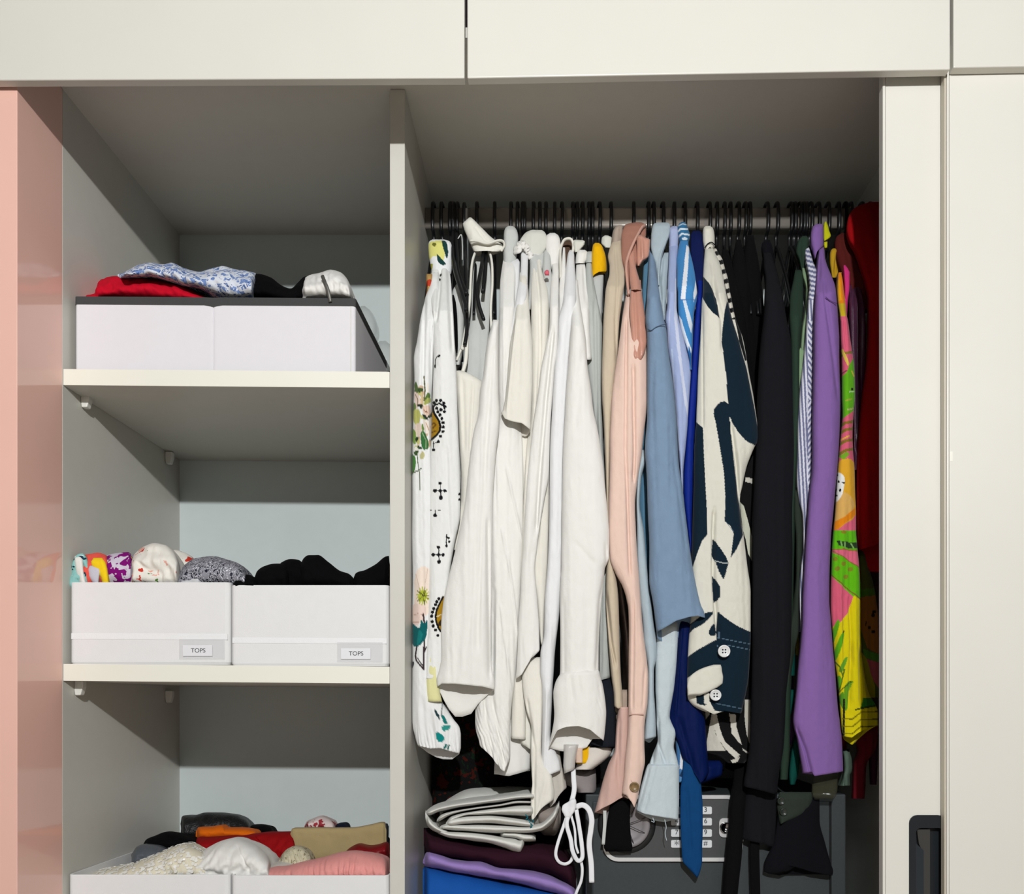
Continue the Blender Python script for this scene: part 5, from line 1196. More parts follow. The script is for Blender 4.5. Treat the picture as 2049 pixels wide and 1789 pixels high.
# ---- zebra top
zm = [('f', lambda X, Y: ((Y < 640) & (np.sin((Y - 500) * 0.30 + (X - 1440) * 0.12) > 0.1)), (12, 12, 14))]
g = garment('zebra_blouse', 'black and cream zebra striped blouse behind the cream and navy shirt', 'blouse', 1434)
rows = '498,1428,1433;505,1428,1437;520,1434,1446;535,1440,1450;560,1446,1457;580,1451,1460;600,1455,1464;630,1459,1470;680,1472,1487;740,1485,1497;800,1496,1509;830,1502,1513'
tube('sleeve', rows, print_m, g, y=YP(498, 0.092), d=0.012, nc=50, step=1.5, seed=157, paint=painter((216, 212, 198), zm + [('l', [(1474, 640), (1484, 690), (1490, 720)], (14, 16, 18), 3.4)]))
zb = [('p', [(1411, 1500), (1424, 1430), (1432, 1470), (1452, 1503), (1411, 1503)], (206, 202, 190)), ('p', [(1424, 1428), (1434, 1430), (1440, 1458), (1450, 1484), (1480, 1510), (1474, 1520), (1452, 1500), (1434, 1474), (1428, 1452)], (214, 210, 198)),
      ('p', [(1459, 1428), (1472, 1430), (1474, 1456), (1484, 1490), (1476, 1484), (1464, 1468), (1462, 1448)], (214, 210, 198)), ('p', [(1490, 1400), (1501, 1400), (1501, 1492), (1494, 1470), (1490, 1440)], (206, 202, 190)), ('p', [(1462, 1522), (1481, 1514), (1476, 1524), (1466, 1528)], (206, 202, 190)), ('p', [(1485, 1497), (1499, 1507), (1496, 1508), (1487, 1502)], (206, 202, 190)),
      ('p', [(1492, 955), (1507, 958), (1507, 968), (1491, 964)], (206, 202, 190)), ('p', [(1480, 1004), (1488, 1012), (1496, 1040), (1506, 1080), (1505, 1124), (1497, 1108), (1492, 1080), (1486, 1060)], (206, 206, 186)), ('p', [(1411, 1408), (1418, 1408), (1420, 1430), (1412, 1440)], (206, 202, 190))]
tube('front', '880,1480,1512;940,1478,1510;1000,1478,1510;1124,1484,1510;1250,1480,1508;1390,1408,1505;1428,1410,1504;1460,1410,1503;1490,1411,1502;1503,1411,1502;1515,1440,1500;1527,1456,1490', print_m, g, y=0.122, d=0.018, nc=110, step=1.7, seed=158, fold=0.002, paint=painter((13, 13, 14), zb))
body(g, rows, blackc_m, 1400)

# ---- dark garments
ink = fab('charcoal_twill', (21, 20, 25), 0.95, 0.12, scale=300)
jet = fab('jet_cloth', (6, 6, 7), 0.95, 0.1)
dkn = fab('night_cloth', (13, 13, 19), 0.95, 0.1)
def dark(label, px, rows, m, y, hem, seed, cat='top', name='dark_garment', **kw):
    g = garment(name, label, cat, px)
    tube('sleeve', rows, m, g, y=YP(R(rows)[0][0], y), d=0.02, seed=seed, fold=0.004, **kw)
    body(g, rows, m, hem, seed=seed)
    return g
dark('black top in deep shadow just right of the zebra sleeve', 1449, '500,1444,1456;560,1448,1475;640,1460,1492;720,1480,1504;850,1500,1524;1000,1488,1520;1300,1490,1512', jet, 0.145, 1340, 160)
dark('black blouse in deep shadow, second right of the zebra top', 1476, '480,1472,1482;540,1464,1496;640,1470,1510;800,1490,1526;1000,1495,1530', jet, 0.165, 1300, 162, name='black_blouse')
dark('black jacket in deep shadow left of the charcoal coat', 1499, '470,1494,1508;540,1486,1520;640,1486,1530;800,1500,1532;1100,1500,1530', jet, 0.175, 1400, 164, name='black_jacket')
g = garment('charcoal_coat', 'long charcoal coat with a broad sleeve in the dark middle of the rail', 'coat', 1533)
rows = '505,1528,1542;530,1528,1550;560,1532,1558;600,1530,1566;640,1527,1574;680,1523,1582;740,1518,1585;800,1515,1586;900,1512,1588;1000,1508,1586;1100,1505,1585;1300,1505,1582;1400,1503,1572;1450,1502,1570;1500,1500,1567;1540,1494,1560;1570,1489,1556;1582,1488,1555'
tube('sleeve', rows, ink, g, y=YP(505, 0.072), d=0.028, nc=50, step=6, seed=166, solid=0.0014, hemf=[(0, -8), (.4, -2), (1, 8)], hemb=[(0, -8), (.5, -2), (1, 6)])
body(g, rows, ink, 1560)
tube('second_sleeve', '1578,1494,1556;1600,1490,1554;1650,1486,1552;1680,1485,1550;1690,1485,1549', ink, g, y=0.10, d=0.018, seed=168, nc=40, dome=0, hemf=[(0, -10), (.5, -4), (1, 6)], hemb=[(0, -10), (1, 4)], solid=0.0012)
tube('collar', '480,1530,1540;492,1524,1546;515,1526,1548;545,1534,1550', dkn, g, y=0.21, d=0.014, seed=167)
g = dark('black trousers end hanging beside the safe lock', 1490, '1500,1470,1500;1560,1468,1496;1600,1462,1492;1650,1458,1488;1710,1452,1484;1789,1446,1476;1830,1443,1473', jet, 0.088, 1560, 169, 'trousers', 'black_trousers')
g = garment('black_strap', 'narrow black strap hanging below the dark skirt in front of the safe', 'belt', 1512, False)
strip('strap', [(1512, 1660, .095), (1510, 1700, .095), (1511, 1750, .095), (1513, 1830, .095)], 19, jet, g, t=0.002)
g = garment('cloth_pouch', 'black cloth pouch hanging below the pink cuff beside the safe dial', 'bag', 1250, False)
tube('pouch', '1600,1222,1262;1640,1216,1260;1680,1210,1263;1698,1208,1266;1704,1212,1264', jet, g, y=0.092, d=0.012, seed=171, dome2=5, fold=0.003)
strip('pale_cord', [(1210, 1622, .085), (1210, 1650, .085), (1207, 1690, .085)], 7, grey_c, g, t=0.001)
g = garment('navy_skirt', 'near black skirt spreading in front of the safe door at the right', 'skirt', 1588)
rows = '1590,1562,1640;1640,1555,1640;1690,1545,1652;1725,1530,1662;1745,1528,1668;1752,1560,1666'
tube('skirt', rows, dkn, g, y=0.10, d=0.014, seed=172, nc=50, step=4, fold=0.004, fs=0.03, hemf=[(0, 0), (.3, -18), (.6, -8), (1, 0)], hemb=[(0, 0), (1, 0)], solid=0.001, dome=30)
body(g, '520,1575,1598;1500,1570,1600', dkn, 1560)

# ---- green group
dgreen = fab('bottle_green', (40, 58, 46), 0.9, 0.06)
g = garment('green_shirt', 'dark bottle green shirt with a tall collar left of the sage one', 'shirt', 1606)
rows = '540,1592,1606;560,1588,1607;600,1580,1607;640,1580,1605;680,1582,1602;750,1583,1600;800,1583,1600;900,1580,1596;1000,1576,1592;1100,1572,1590;1200,1569,1588;1300,1567,1586;1400,1565,1582;1500,1562,1580;1560,1560,1576'
tube('sleeve', rows, dgreen, g, y=YP(540, 0.10), d=0.016, seed=174, nc=36)
tube('collar', '472,1606,1614;478,1600,1618;490,1594,1618;505,1592,1616;520,1598,1614;540,1604,1613', dgreen, g, y=0.2, d=0.012, seed=175, step=2)
body(g, rows, dgreen, 1500)
olive = fab('dark_olive', (46, 54, 46), 0.9, 0.06)
g = garment('olive_shirt', 'dark olive shirt with a buttoned cuff hanging at the safe top', 'shirt', 1590)
tube('sleeve', '980,1590,1596;1020,1588,1604;1080,1592,1606;1150,1592,1602;1200,1588,1600;1260,1578,1598;1290,1570,1592;1350,1570,1584;1420,1570,1576', olive, g, y=0.098, d=0.014, seed=176, cr=[([(1200, 1590), (1280, 1576)], 0.006, 3)])
tube('cuff', '1585,1560,1628;1600,1556,1626;1615,1555,1620;1630,1557,1606;1640,1558,1585;1648,1560,1566', olive, g, y=0.092, d=0.012, seed=177, nc=40, step=2, solid=0.001)
for bx, by in ((1563, 1603), (1568, 1625)):
    disc('button', bx, by, 0.078, 7.5, 0.0016, plain('olive_button', (40, 46, 40), 0.3, 0.5), g)
body(g, '540,1586,1600;1500,1570,1590', olive, 1560)
teal = fab('teal_jersey', (6, 70, 62), 0.85, 0.06)
g = garment('teal_jersey', 'dark teal jersey with black bands glimpsed left of the purple shirt', 'shirt', 1598)
tube('sleeve', '1270,1588,1592;1290,1581,1591;1330,1576,1590;1350,1576,1590;1352,1576,1590', teal, g, y=0.105, d=0.01, seed=178)
tube('sleeve', '1380,1576,1592;1400,1575,1590;1420,1574,1586;1436,1575,1582', teal, g, y=0.105, d=0.01, seed=179, dome2=6)
tube('hem', '1470,1590,1600;1510,1582,1600;1550,1578,1596;1570,1580,1590', teal, g, y=0.12, d=0.014, seed=180)
body(g, '540,1590,1604;1400,1576,1592', jet, 1460)
sage = fab('sage_cotton', (132, 158, 122), 0.9, 0.05)
g = garment('sage_shirt', 'sage green shirt, a thin strip with one folded tab left of the striped shirt', 'shirt', 1612)
tube('sleeve', '536,1606,1611;545,1606,1615;580,1613,1618;620,1611,1618;660,1604,1613;694,1601,1612;720,1599,1612;760,1598,1604;800,1597,1600', sage, g, y=YP(536, 0.115, .19), d=0.012, seed=181, step=3)
tube('tab', '694,1593,1598;705,1594,1612;730,1595,1610;760,1596,1604;800,1597,1600', sage, g, y=0.10, d=0.008, seed=182, dome=4)
body(g, '540,1604,1616;1000,1596,1610', sage, 1300)

st = striped('blue_white_stripe', (214, 216, 230), (110, 118, 160), 0.0085, rot=(0, 0, math.radians(0)), duty=0.52, distort=0.6)
def stripe_f(X, Y):
    top = Y < 600
    ph = np.where(top, (Y - 500) / 9.5 + (X - 1615) * -0.03, (X - 1610) / 7.2 - (Y - 800) / 130.0)
    right = (X > 1617 + (Y - 800) * 0.003) & (Y > 640) & (Y < 1000)
    ph = np.where(right, (Y + 1.4 * np.abs(X - 1624) * np.sign(800 - Y)) / 13.0, ph)
    return (ph % 1.0) < 0.5
g = garment('striped_shirt', 'white shirt with narrow slate blue stripes tucked left of the purple shirt', 'shirt', 1620)
rows = '495,1612,1619;505,1611,1622;520,1612,1626;545,1617,1634;570,1620,1635;600,1617,1633;640,1614,1630;680,1611,1629;740,1605,1629;770,1601,1628;800,1599,1628;850,1596,1628;900,1595,1627;960,1594,1624;1000,1598,1619;1036,1606,1615;1060,1607,1613;1100,1607,1613;1116,1605,1611;1160,1600,1609;1200,1599,1607;1250,1601,1605;1264,1602,1604'
tube('sleeve', rows, print_m, g, y=YP(495, 0.088), d=0.016, nc=70, step=1.6, seed=183, fold=0.002, paint=painter((222, 222, 234), [('f', stripe_f, (112, 116, 148))]), cr=[([(800, 1614), (960, 1616)], 0.004, 2)])
body(g, rows, pure_c, 1300)
purp = fab('purple_twill', (134, 99, 163), 0.92, 0.04, scale=320, bump=0.3)
g = garment('purple_shirt', 'purple shirt with a long plain sleeve, the brightest garment right of the dark ones', 'shirt', 1635)
rows = '492,1641,1648;500,1638,1650;514,1637,1651;530,1636,1655;545,1635,1661;573,1633,1671;609,1630,1675;640,1629,1677;680,1628,1679;709,1628,1679;796,1627,1682;860,1626,1680;898,1626,1678;940,1625,1675;983,1620,1671;1030,1616,1667;1071,1613,1663;1158,1608,1660;1200,1606,1660;1245,1605,1663;1287,1602,1666;1345,1596,1671;1374,1594,1673;1420,1589,1677;1441,1587,1680;1460,1590,1682;1474,1594,1684;1510,1600,1686;1540,1605,1687;1549,1606,1687'
tube('sleeve', rows, purp, g, y=YP(492, 0.056), d=0.026, nc=56, step=4, fold=0.002, seed=186, solid=0.0014, hemf=[(0, -2), (0.24, -4), (0.28, 4), (0.6, 0), (1, -5)], hemb=[(0, 0), (.5, 4), (1, -4)], hr=30,
     cr=[([(560, 1650), (595, 1652), (640, 1658), (700, 1666), (800, 1678)], 0.004, 4), ([(1460, 1596), (1500, 1612), (1550, 1624)], 0.008, 3), ([(510, 1642), (560, 1640)], 0.005, 3)])
strip('shoulder_seam', [(1652, 594, .029), (1662, 602, .028), (1674, 607, .034)], 1.6, fab('seam_purple', (100, 72, 122)), g, t=0.0008)
tube('collar', '448,1634,1644;452,1628,1647;460,1624,1648;475,1622,1648;490,1623,1648;500,1626,1646;515,1630,1640', purp, g, y=0.185, d=0.016, nc=40, step=1.5, dome=7, seed=187, fold=0.001, hr=26, hemf=[(0, 6), (.2, 0), (.5, -12), (1, -16)], hemb=[(0, 0), (1, -10)])
body(g, rows, purp, 1500, w=0.3)
acid = fab('acid_yellow', (196, 196, 24), 0.85, 0.05)
g = garment('yellow_shirt', 'acid yellow shirt, only its pointed collar showing right of the purple collar', 'shirt', 1655)
tube('collar', '443,1651,1654;450,1648,1657;462,1647,1660;472,1647,1663;476,1647,1661;482,1648,1652', acid, g, y=0.2, d=0.008, step=1.2, dome=3, seed=188)
tube('placket', '484,1649,1656;490,1648,1656;497,1649,1655', acid, g, y=0.19, d=0.006, step=1.2, dome=2, seed=189)
body(g, '540,1648,1660;1000,1640,1665', acid, 1300)

# ---- tropical prints and the red end of the rail
trop = [('p', [(1670, 540), (1700, 540), (1700, 609), (1670, 609)], (236, 140, 12)), ('p', [(1670, 560), (1680, 560), (1684, 600), (1672, 606)], (240, 170, 20)), ('p', [(1670, 607), (1700, 607), (1700, 632), (1670, 632)], (206, 176, 30)),
        ('l', [(1679, 716), (1688, 708), (1706, 704)], (140, 116, 40), 2.6), ('p', [(1682, 700), (1687, 698), (1700, 728), (1696, 734)], (226, 196, 84)), ('l', [(1684, 748), (1694, 742)], (120, 60, 70), 1.2),
        ('p', [(1682, 756), (1694, 745), (1699, 732), (1708, 716), (1714, 740), (1714, 800), (1708, 822), (1694, 832), (1680, 842)], (98, 176, 24)), ('e', (1705.5, 778, 2.4, 2.6, 0), (16, 20, 16)), ('l', [(1700, 784), (1709, 783)], (196, 220, 170), 1.0), ('l', [(1705, 742), (1709, 752)], (200, 190, 60), 1.4), ('l', [(1692, 802), (1704, 798)], (170, 170, 60), 1.4), ('l', [(1696, 820), (1707, 817)], (180, 180, 110), 1.6)]
for yy in (848, 862, 884, 903):
    trop.append(('l', [(1676, yy + 8), (1690, yy - 1), (1712, yy - 6)], (136, 112, 34), 2.8))
trop += [('l', [(1682, 880), (1700, 872)], (232, 184, 60), 1.4), ('p', [(1676, 914), (1694, 904), (1700, 908), (1690, 920)], (120, 170, 40)),
         ('p', smooth_poly([(1676, 930), (1690, 918), (1710, 926), (1716, 980), (1712, 1030), (1690, 1052), (1668, 1056), (1664, 990)]), (226, 168, 44)), ('p', smooth_poly([(1672, 1000), (1690, 985), (1708, 1000), (1708, 1018), (1686, 1040), (1670, 1046)]), (224, 176, 96)),
         ('p', smooth_poly([(1670, 950), (1680, 946), (1690, 955), (1689, 975), (1684, 992), (1674, 1004), (1666, 1000)]), (238, 238, 230))]
trop += [('e', (x, y, rx, ry, a), (18, 16, 18)) for x, y, rx, ry, a in ((1678, 964, 2, 2.6, 0), (1688, 965.5, 4, 1.7, 0.1), (1681, 981, 2.2, 3.2, 0.1), (1674, 992, 2, 2, 0), (1675.5, 951, 1.6, 2, 0), (1674, 961, 1.6, 2, 0), (1673, 980, 1.6, 3, 0))]
trop += [('p', [(1668, 1062), (1670, 1044), (1690, 1034), (1714, 1014), (1714, 1030), (1694, 1044), (1678, 1058)], (232, 136, 16)), ('p', [(1676, 1060), (1694, 1046), (1716, 1034), (1718, 1062)], (222, 100, 126)),
         ('p', [(1660, 1061), (1722, 1061), (1722, 1100), (1660, 1100)], (96, 184, 20)), ('e', (1688, 1065, 6, 3, 0), (134, 130, 30)), ('p', [(1674, 1082), (1714, 1086), (1718, 1098), (1700, 1097), (1678, 1092)], (38, 62, 30)), ('l', [(1682, 1084), (1684, 1092)], (120, 170, 90), 1.6), ('l', [(1690, 1086), (1691, 1095)], (130, 180, 100), 1.8), ('l', [(1704, 1088), (1708, 1096)], (130, 180, 100), 1.6),
         ('l', [(1662, 1100), (1690, 1099), (1720, 1103)], (150, 110, 50), 1.2), ('p', [(1666, 1100), (1722, 1104), (1722, 1136), (1690, 1118)], (222, 104, 128)),
         ('p', [(1660, 1104), (1690, 1116), (1718, 1134), (1724, 1200), (1708, 1194), (1684, 1172), (1660, 1150)], (98, 184, 16)), ('l', [(1664, 1102), (1690, 1116), (1718, 1135)], (130, 110, 40), 1.0), ('l', [(1662, 1150), (1684, 1168), (1706, 1186), (1722, 1200)], (130, 90, 40), 1.0)]
trop += [('e', (x, y, 5.5, 4.4, -0.3), (130, 134, 34)) for x, y in ((1671, 1119), (1688, 1128), (1675, 1138), (1702, 1139), (1693, 1154))]
trop += [('p', [(1658, 1152), (1684, 1172), (1704, 1190), (1698, 1215), (1682, 1240), (1668, 1260), (1658, 1260)], (222, 96, 122)),
         ('p', [(1708, 1192), (1724, 1202), (1730, 1330), (1760, 1400), (1760, 1530), (1664, 1530), (1664, 1256), (1682, 1244), (1698, 1225)], (222, 206, 10)),
         ('p', smooth_poly([(1666, 1262), (1676, 1240), (1679, 1250), (1671, 1278), (1666, 1286)]), (96, 170, 24)), ('p', smooth_poly([(1668, 1308), (1682, 1270), (1690, 1266), (1686, 1286), (1672, 1322)]), (92, 172, 20)), ('e', (1688.5, 1264, 1.6, 3, .3), (60, 60, 20)),
         ('p', smooth_poly([(1678, 1340), (1690, 1318), (1697, 1316), (1688, 1340), (1682, 1346)]), (98, 160, 40)), ('l', [(1671, 1325), (1680, 1335), (1686, 1352)], (90, 120, 30), 1.4), ('l', [(1690, 1340), (1680, 1378), (1676, 1386)], (80, 110, 26), 1.6), ('p', smooth_poly([(1670, 1362), (1678, 1352), (1684, 1360), (1678, 1378)]), (96, 170, 30)),
         ('p', smooth_poly([(1690, 1374), (1707, 1362), (1700, 1385), (1696, 1415), (1690, 1420)]), (104, 160, 30)), ('l', [(1674, 1390), (1686, 1378), (1704, 1364)], (70, 80, 20), 1.0), ('p', smooth_poly([(1678, 1395), (1688, 1385), (1689, 1420), (1682, 1410)]), (90, 150, 30)), ('p', [(1727, 1396), (1750, 1396), (1752, 1415), (1722, 1418)], (50, 130, 36)), ('l', [(1712, 1420), (1724, 1417), (1752, 1412)], (40, 60, 20), 1.6), ('l', [(1689, 1400), (1688, 1470)], (36, 40, 20), 2.2)]
for yy in (1438, 1453, 1467):
    trop.append(('l', [(1686, yy), (1705, yy + 1), (1722, yy - 13), (1738, yy - 13), (1756, yy - 14)], (116, 106, 14), 1.3))
g = garment('tropical_shirt', 'tropical print shirt in pink, green, orange and yellow right of the purple sleeve', 'shirt', 1676)
rows = '545,1678,1684;555,1676,1687;580,1675,1689;600,1676,1692;628,1680,1694;640,1681,1697;680,1682,1702;700,1683,1705;740,1684,1710;790,1684,1711;830,1685,1708;870,1682,1706;900,1679,1707;940,1676,1710;983,1673,1711;1030,1670,1713;1060,1667,1713;1100,1664,1716;1140,1663,1720;1180,1662,1722;1220,1662,1722;1260,1665,1722;1300,1668,1724;1330,1671,1727;1360,1675,1732;1390,1678,1740;1410,1680,1752;1425,1681,1757;1450,1683,1757;1466,1685,1757;1474,1688,1740'
tube('sleeve', rows, print_m, g, y=YP(545, 0.076, .15), d=0.02, nc=90, step=1.7, seed=190, fold=0.004, fs=0.012, solid=0.001, paint=painter((222, 98, 124), trop), hr=24, hemf=[(0, 0), (.3, 2), (1, -24)], hemb=[(0, 4), (.5, 20), (1, -20)],
     cr=[([(1290, 1704), (1410, 1700)], 0.006, 3), ([(1200, 1700), (1330, 1706)], 0.005, 3), ([(1300, 1722), (1410, 1722)], 0.006, 3), ([(640, 1690), (700, 1694)], 0.004, 2.5)])
tube('collar', '497,1666,1674;502,1662,1678;512,1660,1682;525,1660,1684;540,1662,1680;555,1664,1674', fab('ochre_cloth', (186, 146, 30), 0.85, 0.1), g, y=0.19, d=0.012, step=1.2, dome=5, seed=191, cr=[([(508, 1676), (545, 1672)], 0.008, 3)])
body(g, '560,1676,1690;1000,1680,1708;1400,1690,1740', fab('tropical_lining', (190, 120, 110)), 1440)
t2 = [('p', [(1715, 1180), (1750, 1176), (1754, 1190), (1716, 1196)], (70, 110, 26)), ('p', [(1716, 1196), (1760, 1190), (1760, 1310), (1735, 1296), (1722, 1260)], (150, 94, 30)), ('p', [(1726, 1298), (1760, 1310), (1760, 1326), (1730, 1316)], (76, 130, 36)), ('p', [(1734, 1318), (1760, 1326), (1760, 1380), (1748, 1360)], (180, 84, 90)), ('p', [(1716, 1296), (1734, 1318), (1752, 1372), (1752, 1400), (1716, 1400)], (160, 150, 20))]  # print colours browned to stand for the shade it hangs in
t2 += [('e', (x, y, 3.6, 3.8, 0), (24, 16, 14)) for x, y in ((1749, 1224), (1747.5, 1231), (1740, 1256), (1748, 1264))] + [('l', [(1733, 1244), (1732, 1252)], (50, 30, 20), 1.2)]
g = garment('tropical_blouse', 'second tropical print garment in browns and olive at the rear right', 'blouse', 1690)
tube('sleeve', '1100,1718,1728;1134,1716,1738;1180,1716,1750;1240,1716,1757;1300,1716,1759;1360,1718,1759;1396,1722,1759', print_m, g, y=0.112, d=0.016, nc=70, step=2, seed=193, paint=painter((78, 84, 30), t2))
body(g, '560,1684,1704;1000,1712,1730', fab('tropical_lining', (190, 120, 110)), 1340)
plum = fab('plum_satin', (74, 40, 62), 0.35, 0.1, spec=0.5)
g = garment('plum_blouse', 'plum satin blouse with glossy folds between the tropical shirt and the red coat', 'blouse', 1700)
tube('sleeve', '510,1688,1704;540,1694,1714;580,1698,1724;620,1698,1730;680,1700,1734;740,1704,1732;800,1706,1728;860,1708,1724;940,1708,1720', plum, g, y=YP(510, 0.115), d=0.018, seed=195, nc=44, fold=0.006, fs=0.01, cr=[([(560, 1708), (900, 1716)], 0.008, 3)])
tube('pink_edge', '530,1688,1691;545,1688,1700;575,1690,1700;600,1690,1697;640,1691,1695', fab('magenta_lace', (206, 50, 120), 0.85, 0.15), g, y=0.115, d=0.01, seed=196)
body(g, '540,1694,1720;900,1708,1722', plum, 1500)
g = garment('brown_jacket', 'dark russet jacket shoulder below the red coat collar', 'jacket', 1690)
tube('shoulder', '466,1684,1696;474,1674,1706;490,1670,1714;510,1672,1722;540,1680,1734;580,1700,1745;620,1715,1748', fab('russet', (84, 26, 22), 0.9, 0.1), g, y=YP(466, 0.15, .22), d=0.022, seed=198, nc=44)
body(g, '466,1680,1710;900,1720,1745', fab('russet', (84, 26, 22)), 1300)
redc = fab('red_wool', (160, 5, 12), 0.95, 0.06)
g = garment('red_coat', 'deep red coat with a rounded shoulder at the right end of the rail', 'coat', 1722)
rows = '404,1742,1768;410,1722,1778;420,1706,1786;440,1696,1790;460,1694,1794;480,1698,1796;500,1710,1797;540,1724,1798;600,1738,1800;660,1738,1800;720,1735,1798;800,1724,1796;880,1717,1794;960,1713,1792;1040,1712,1790;1090,1714,1790;1100,1716,1790'
tube('sleeve', rows, redc, g, y=[(404, .21), (470, .16), (560, .12), (700, .10)], d=0.03, nc=56, step=5, seed=200, fold=0.006, fs=0.03, solid=0.0015, hemf=[(0, 2), (.5, -10), (1, -30)], hemb=[(0, 2), (1, -30)], cr=[([(480, 1730), (560, 1748), (640, 1752)], 0.004, 10)])
tube('under_sleeve', '1084,1716,1790;1110,1716,1790;1130,1718,1790;1144,1740,1790', redc, g, y=0.12, d=0.02, seed=201, dome=0)
body(g, rows, redc, 1560, w=0.3)
g = garment('wine_dress', 'wine red dress hems hanging low at the right edge below the yellow hem', 'dress', 1738)
tube('hem', '1450,1712,1757;1480,1712,1756;1500,1716,1752;1530,1708,1734;1570,1706,1732;1598,1705,1730', fab('wine_jersey', (110, 20, 32), 0.9, 0.08), g, y=0.13, d=0.02, seed=203, fold=0.006, fs=0.01)
tube('hem', '1470,1736,1758;1520,1740,1756;1570,1742,1754', fab('aubergine', (60, 22, 46), 0.9), g, y=0.15, d=0.016, seed=204)
body(g, '560,1730,1760;1400,1715,1758', fab('wine_jersey', (110, 20, 32)), 1480)
g = garment('mint_scarf', 'crumpled mint and grey cloth hem under the yellow hem', 'scarf', 1700, False)
tube('hem', '1500,1686,1698;1520,1687,1704;1540,1688,1705;1552,1686,1700;1572,1678,1700', fab('mint_grey', (86, 104, 92), 0.9, 0.1), g, y=0.14, d=0.02, seed=206, fold=0.008, fs=0.01)
g = garment('clear_pouch', 'small clear plastic pouch peeking out below the purple sleeve', 'bag', 1650, False)
tube('pouch', '1535,1628,1676;1570,1624,1676;1590,1624,1674;1600,1630,1668', clear_mat('olive_clear', (74, 74, 58), 0.45, 0.15), g, y=0.085, d=0.012, seed=207, dome2=8, fold=0.003)

# more hangers whose garments stay hidden in the dark
for px, lab in ((955, 'slim black hanger hooked on the rail right behind the upturned white collar'), (1461, 'slim black hanger between the zebra blouse and the black blouse'),
                (1553, 'slim black hanger in the dark stretch just right of the charcoal coat'), (1580, 'slim black hanger in the dark stretch just left of the olive shirt')):
    hanger(px, lab, yaw=math.radians(random.Random(px).uniform(-6, 6)))

# ---- floral dress in the dark at the back left
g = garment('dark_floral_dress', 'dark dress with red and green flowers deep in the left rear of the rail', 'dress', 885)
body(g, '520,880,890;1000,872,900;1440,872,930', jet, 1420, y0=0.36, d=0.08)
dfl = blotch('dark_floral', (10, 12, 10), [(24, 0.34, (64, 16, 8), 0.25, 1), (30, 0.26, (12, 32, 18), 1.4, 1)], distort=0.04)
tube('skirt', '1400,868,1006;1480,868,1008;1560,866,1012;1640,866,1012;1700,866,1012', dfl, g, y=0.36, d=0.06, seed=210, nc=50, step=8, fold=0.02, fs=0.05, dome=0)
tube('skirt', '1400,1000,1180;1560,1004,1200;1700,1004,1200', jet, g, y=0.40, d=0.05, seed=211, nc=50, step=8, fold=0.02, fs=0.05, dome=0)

# ------------------------------------------------------------------ folded stack below the rail
GS = 'folded linen stacked on the wardrobe floor'
canvas = fab('unbleached_sheet', (230, 229, 222), 0.9, 0.03)
g = thing('folded_sheet', 'cream folded sheet rolled in layers, topmost of the stack below the rail', 'sheet', W(980, 1690, 0.15), GS)
def layer(cols, y, d, m=None, seed=0, fold=0.003, **kw):
    return tube('fold', cols, m or canvas, g, y=y, d=d, axis='h', seed=seed, fold=fold, fs=0.03, dome=8, nc=30, step=4, p=2.2, **kw)
layer('880,1612,1640;900,1596,1640;940,1578,1640;990,1574,1640;1050,1576,1640;1100,1580,1640;1112,1600,1640', 0.34, 0.13, seed=1)
layer('851,1626,1634;856,1620,1634;880,1611,1625;910,1605,1619;950,1599,1613;1000,1593,1606;1050,1587,1600;1075,1588,1598', 0.17, 0.12, seed=2)
layer('874,1639,1646;882,1630,1642;900,1624,1632;940,1617,1622;1000,1609,1614;1040,1602,1608;1066,1603,1608', 0.13, 0.09, seed=3, fold=0.001)
layer('894,1640,1652;904,1632,1646;940,1624,1632;1000,1615,1632;1050,1610,1634;1070,1614,1630', 0.12, 0.085, seed=4)
layer('892,1645,1652;902,1636,1654;930,1632,1650;980,1631,1648;1020,1635,1652;1056,1642,1656;1068,1646,1654', 0.10, 0.07, seed=5)
layer('880,1652,1660;900,1648,1662;950,1648,1666;1000,1650,1668;1050,1652,1668;1080,1648,1664;1100,1632,1652;1114,1612,1634;1119,1602,1620', 0.12, 0.085, seed=6)
layer('851,1622,1640;855,1630,1652;866,1644,1662;880,1656,1668;900,1662,1674', 0.11, 0.07, seed=7)
layer('876,1660,1668;900,1663,1677;940,1665,1682;980,1670,1688;1010,1674,1697;1030,1676,1706;1040,1680,1708;1050,1672,1690', 0.11, 0.075, seed=8)
layer('1000,1664,1676;1030,1664,1678;1050,1668,1684;1072,1672,1684', 0.10, 0.05, seed=9)
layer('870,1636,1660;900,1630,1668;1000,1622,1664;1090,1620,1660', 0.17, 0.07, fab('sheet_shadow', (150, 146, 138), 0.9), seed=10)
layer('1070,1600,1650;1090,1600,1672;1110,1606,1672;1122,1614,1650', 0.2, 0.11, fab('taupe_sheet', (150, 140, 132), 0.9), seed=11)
for bx, by, wd, hh in ((1051, 1630, 2.4, 10), (1056, 1640, 2.4, 9), (1060, 1647, 2.4, 10), (1063, 1640, 2, 6)):
    strip('printed_mark', [(bx, by, .036), (bx + 5, by + hh * .5, .036), (bx + 1, by + hh, .036)], wd, fab('teal_ink', (22, 104, 116)), g, t=0.0004, k=2)
tag(tube('folded_sheet', '848,1655,1690;856,1662,1712;890,1672,1722;930,1682,1726;970,1690,1732;1010,1690,1744;1060,1686,1750;1100,1690,1758;1130,1706,1772;1148,1730,1786;1153,1748,1776', fab('maroon_cloth', (46, 15, 29), 0.9, 0.06), None, y=0.20, d=0.15, axis='h', seed=12, fold=0.008, fs=0.05, dome=10, nc=40, step=4, p=2.4),
    'dark maroon folded cloth in the stack, between the cream sheet and the lilac cloth', 'sheet', GS)
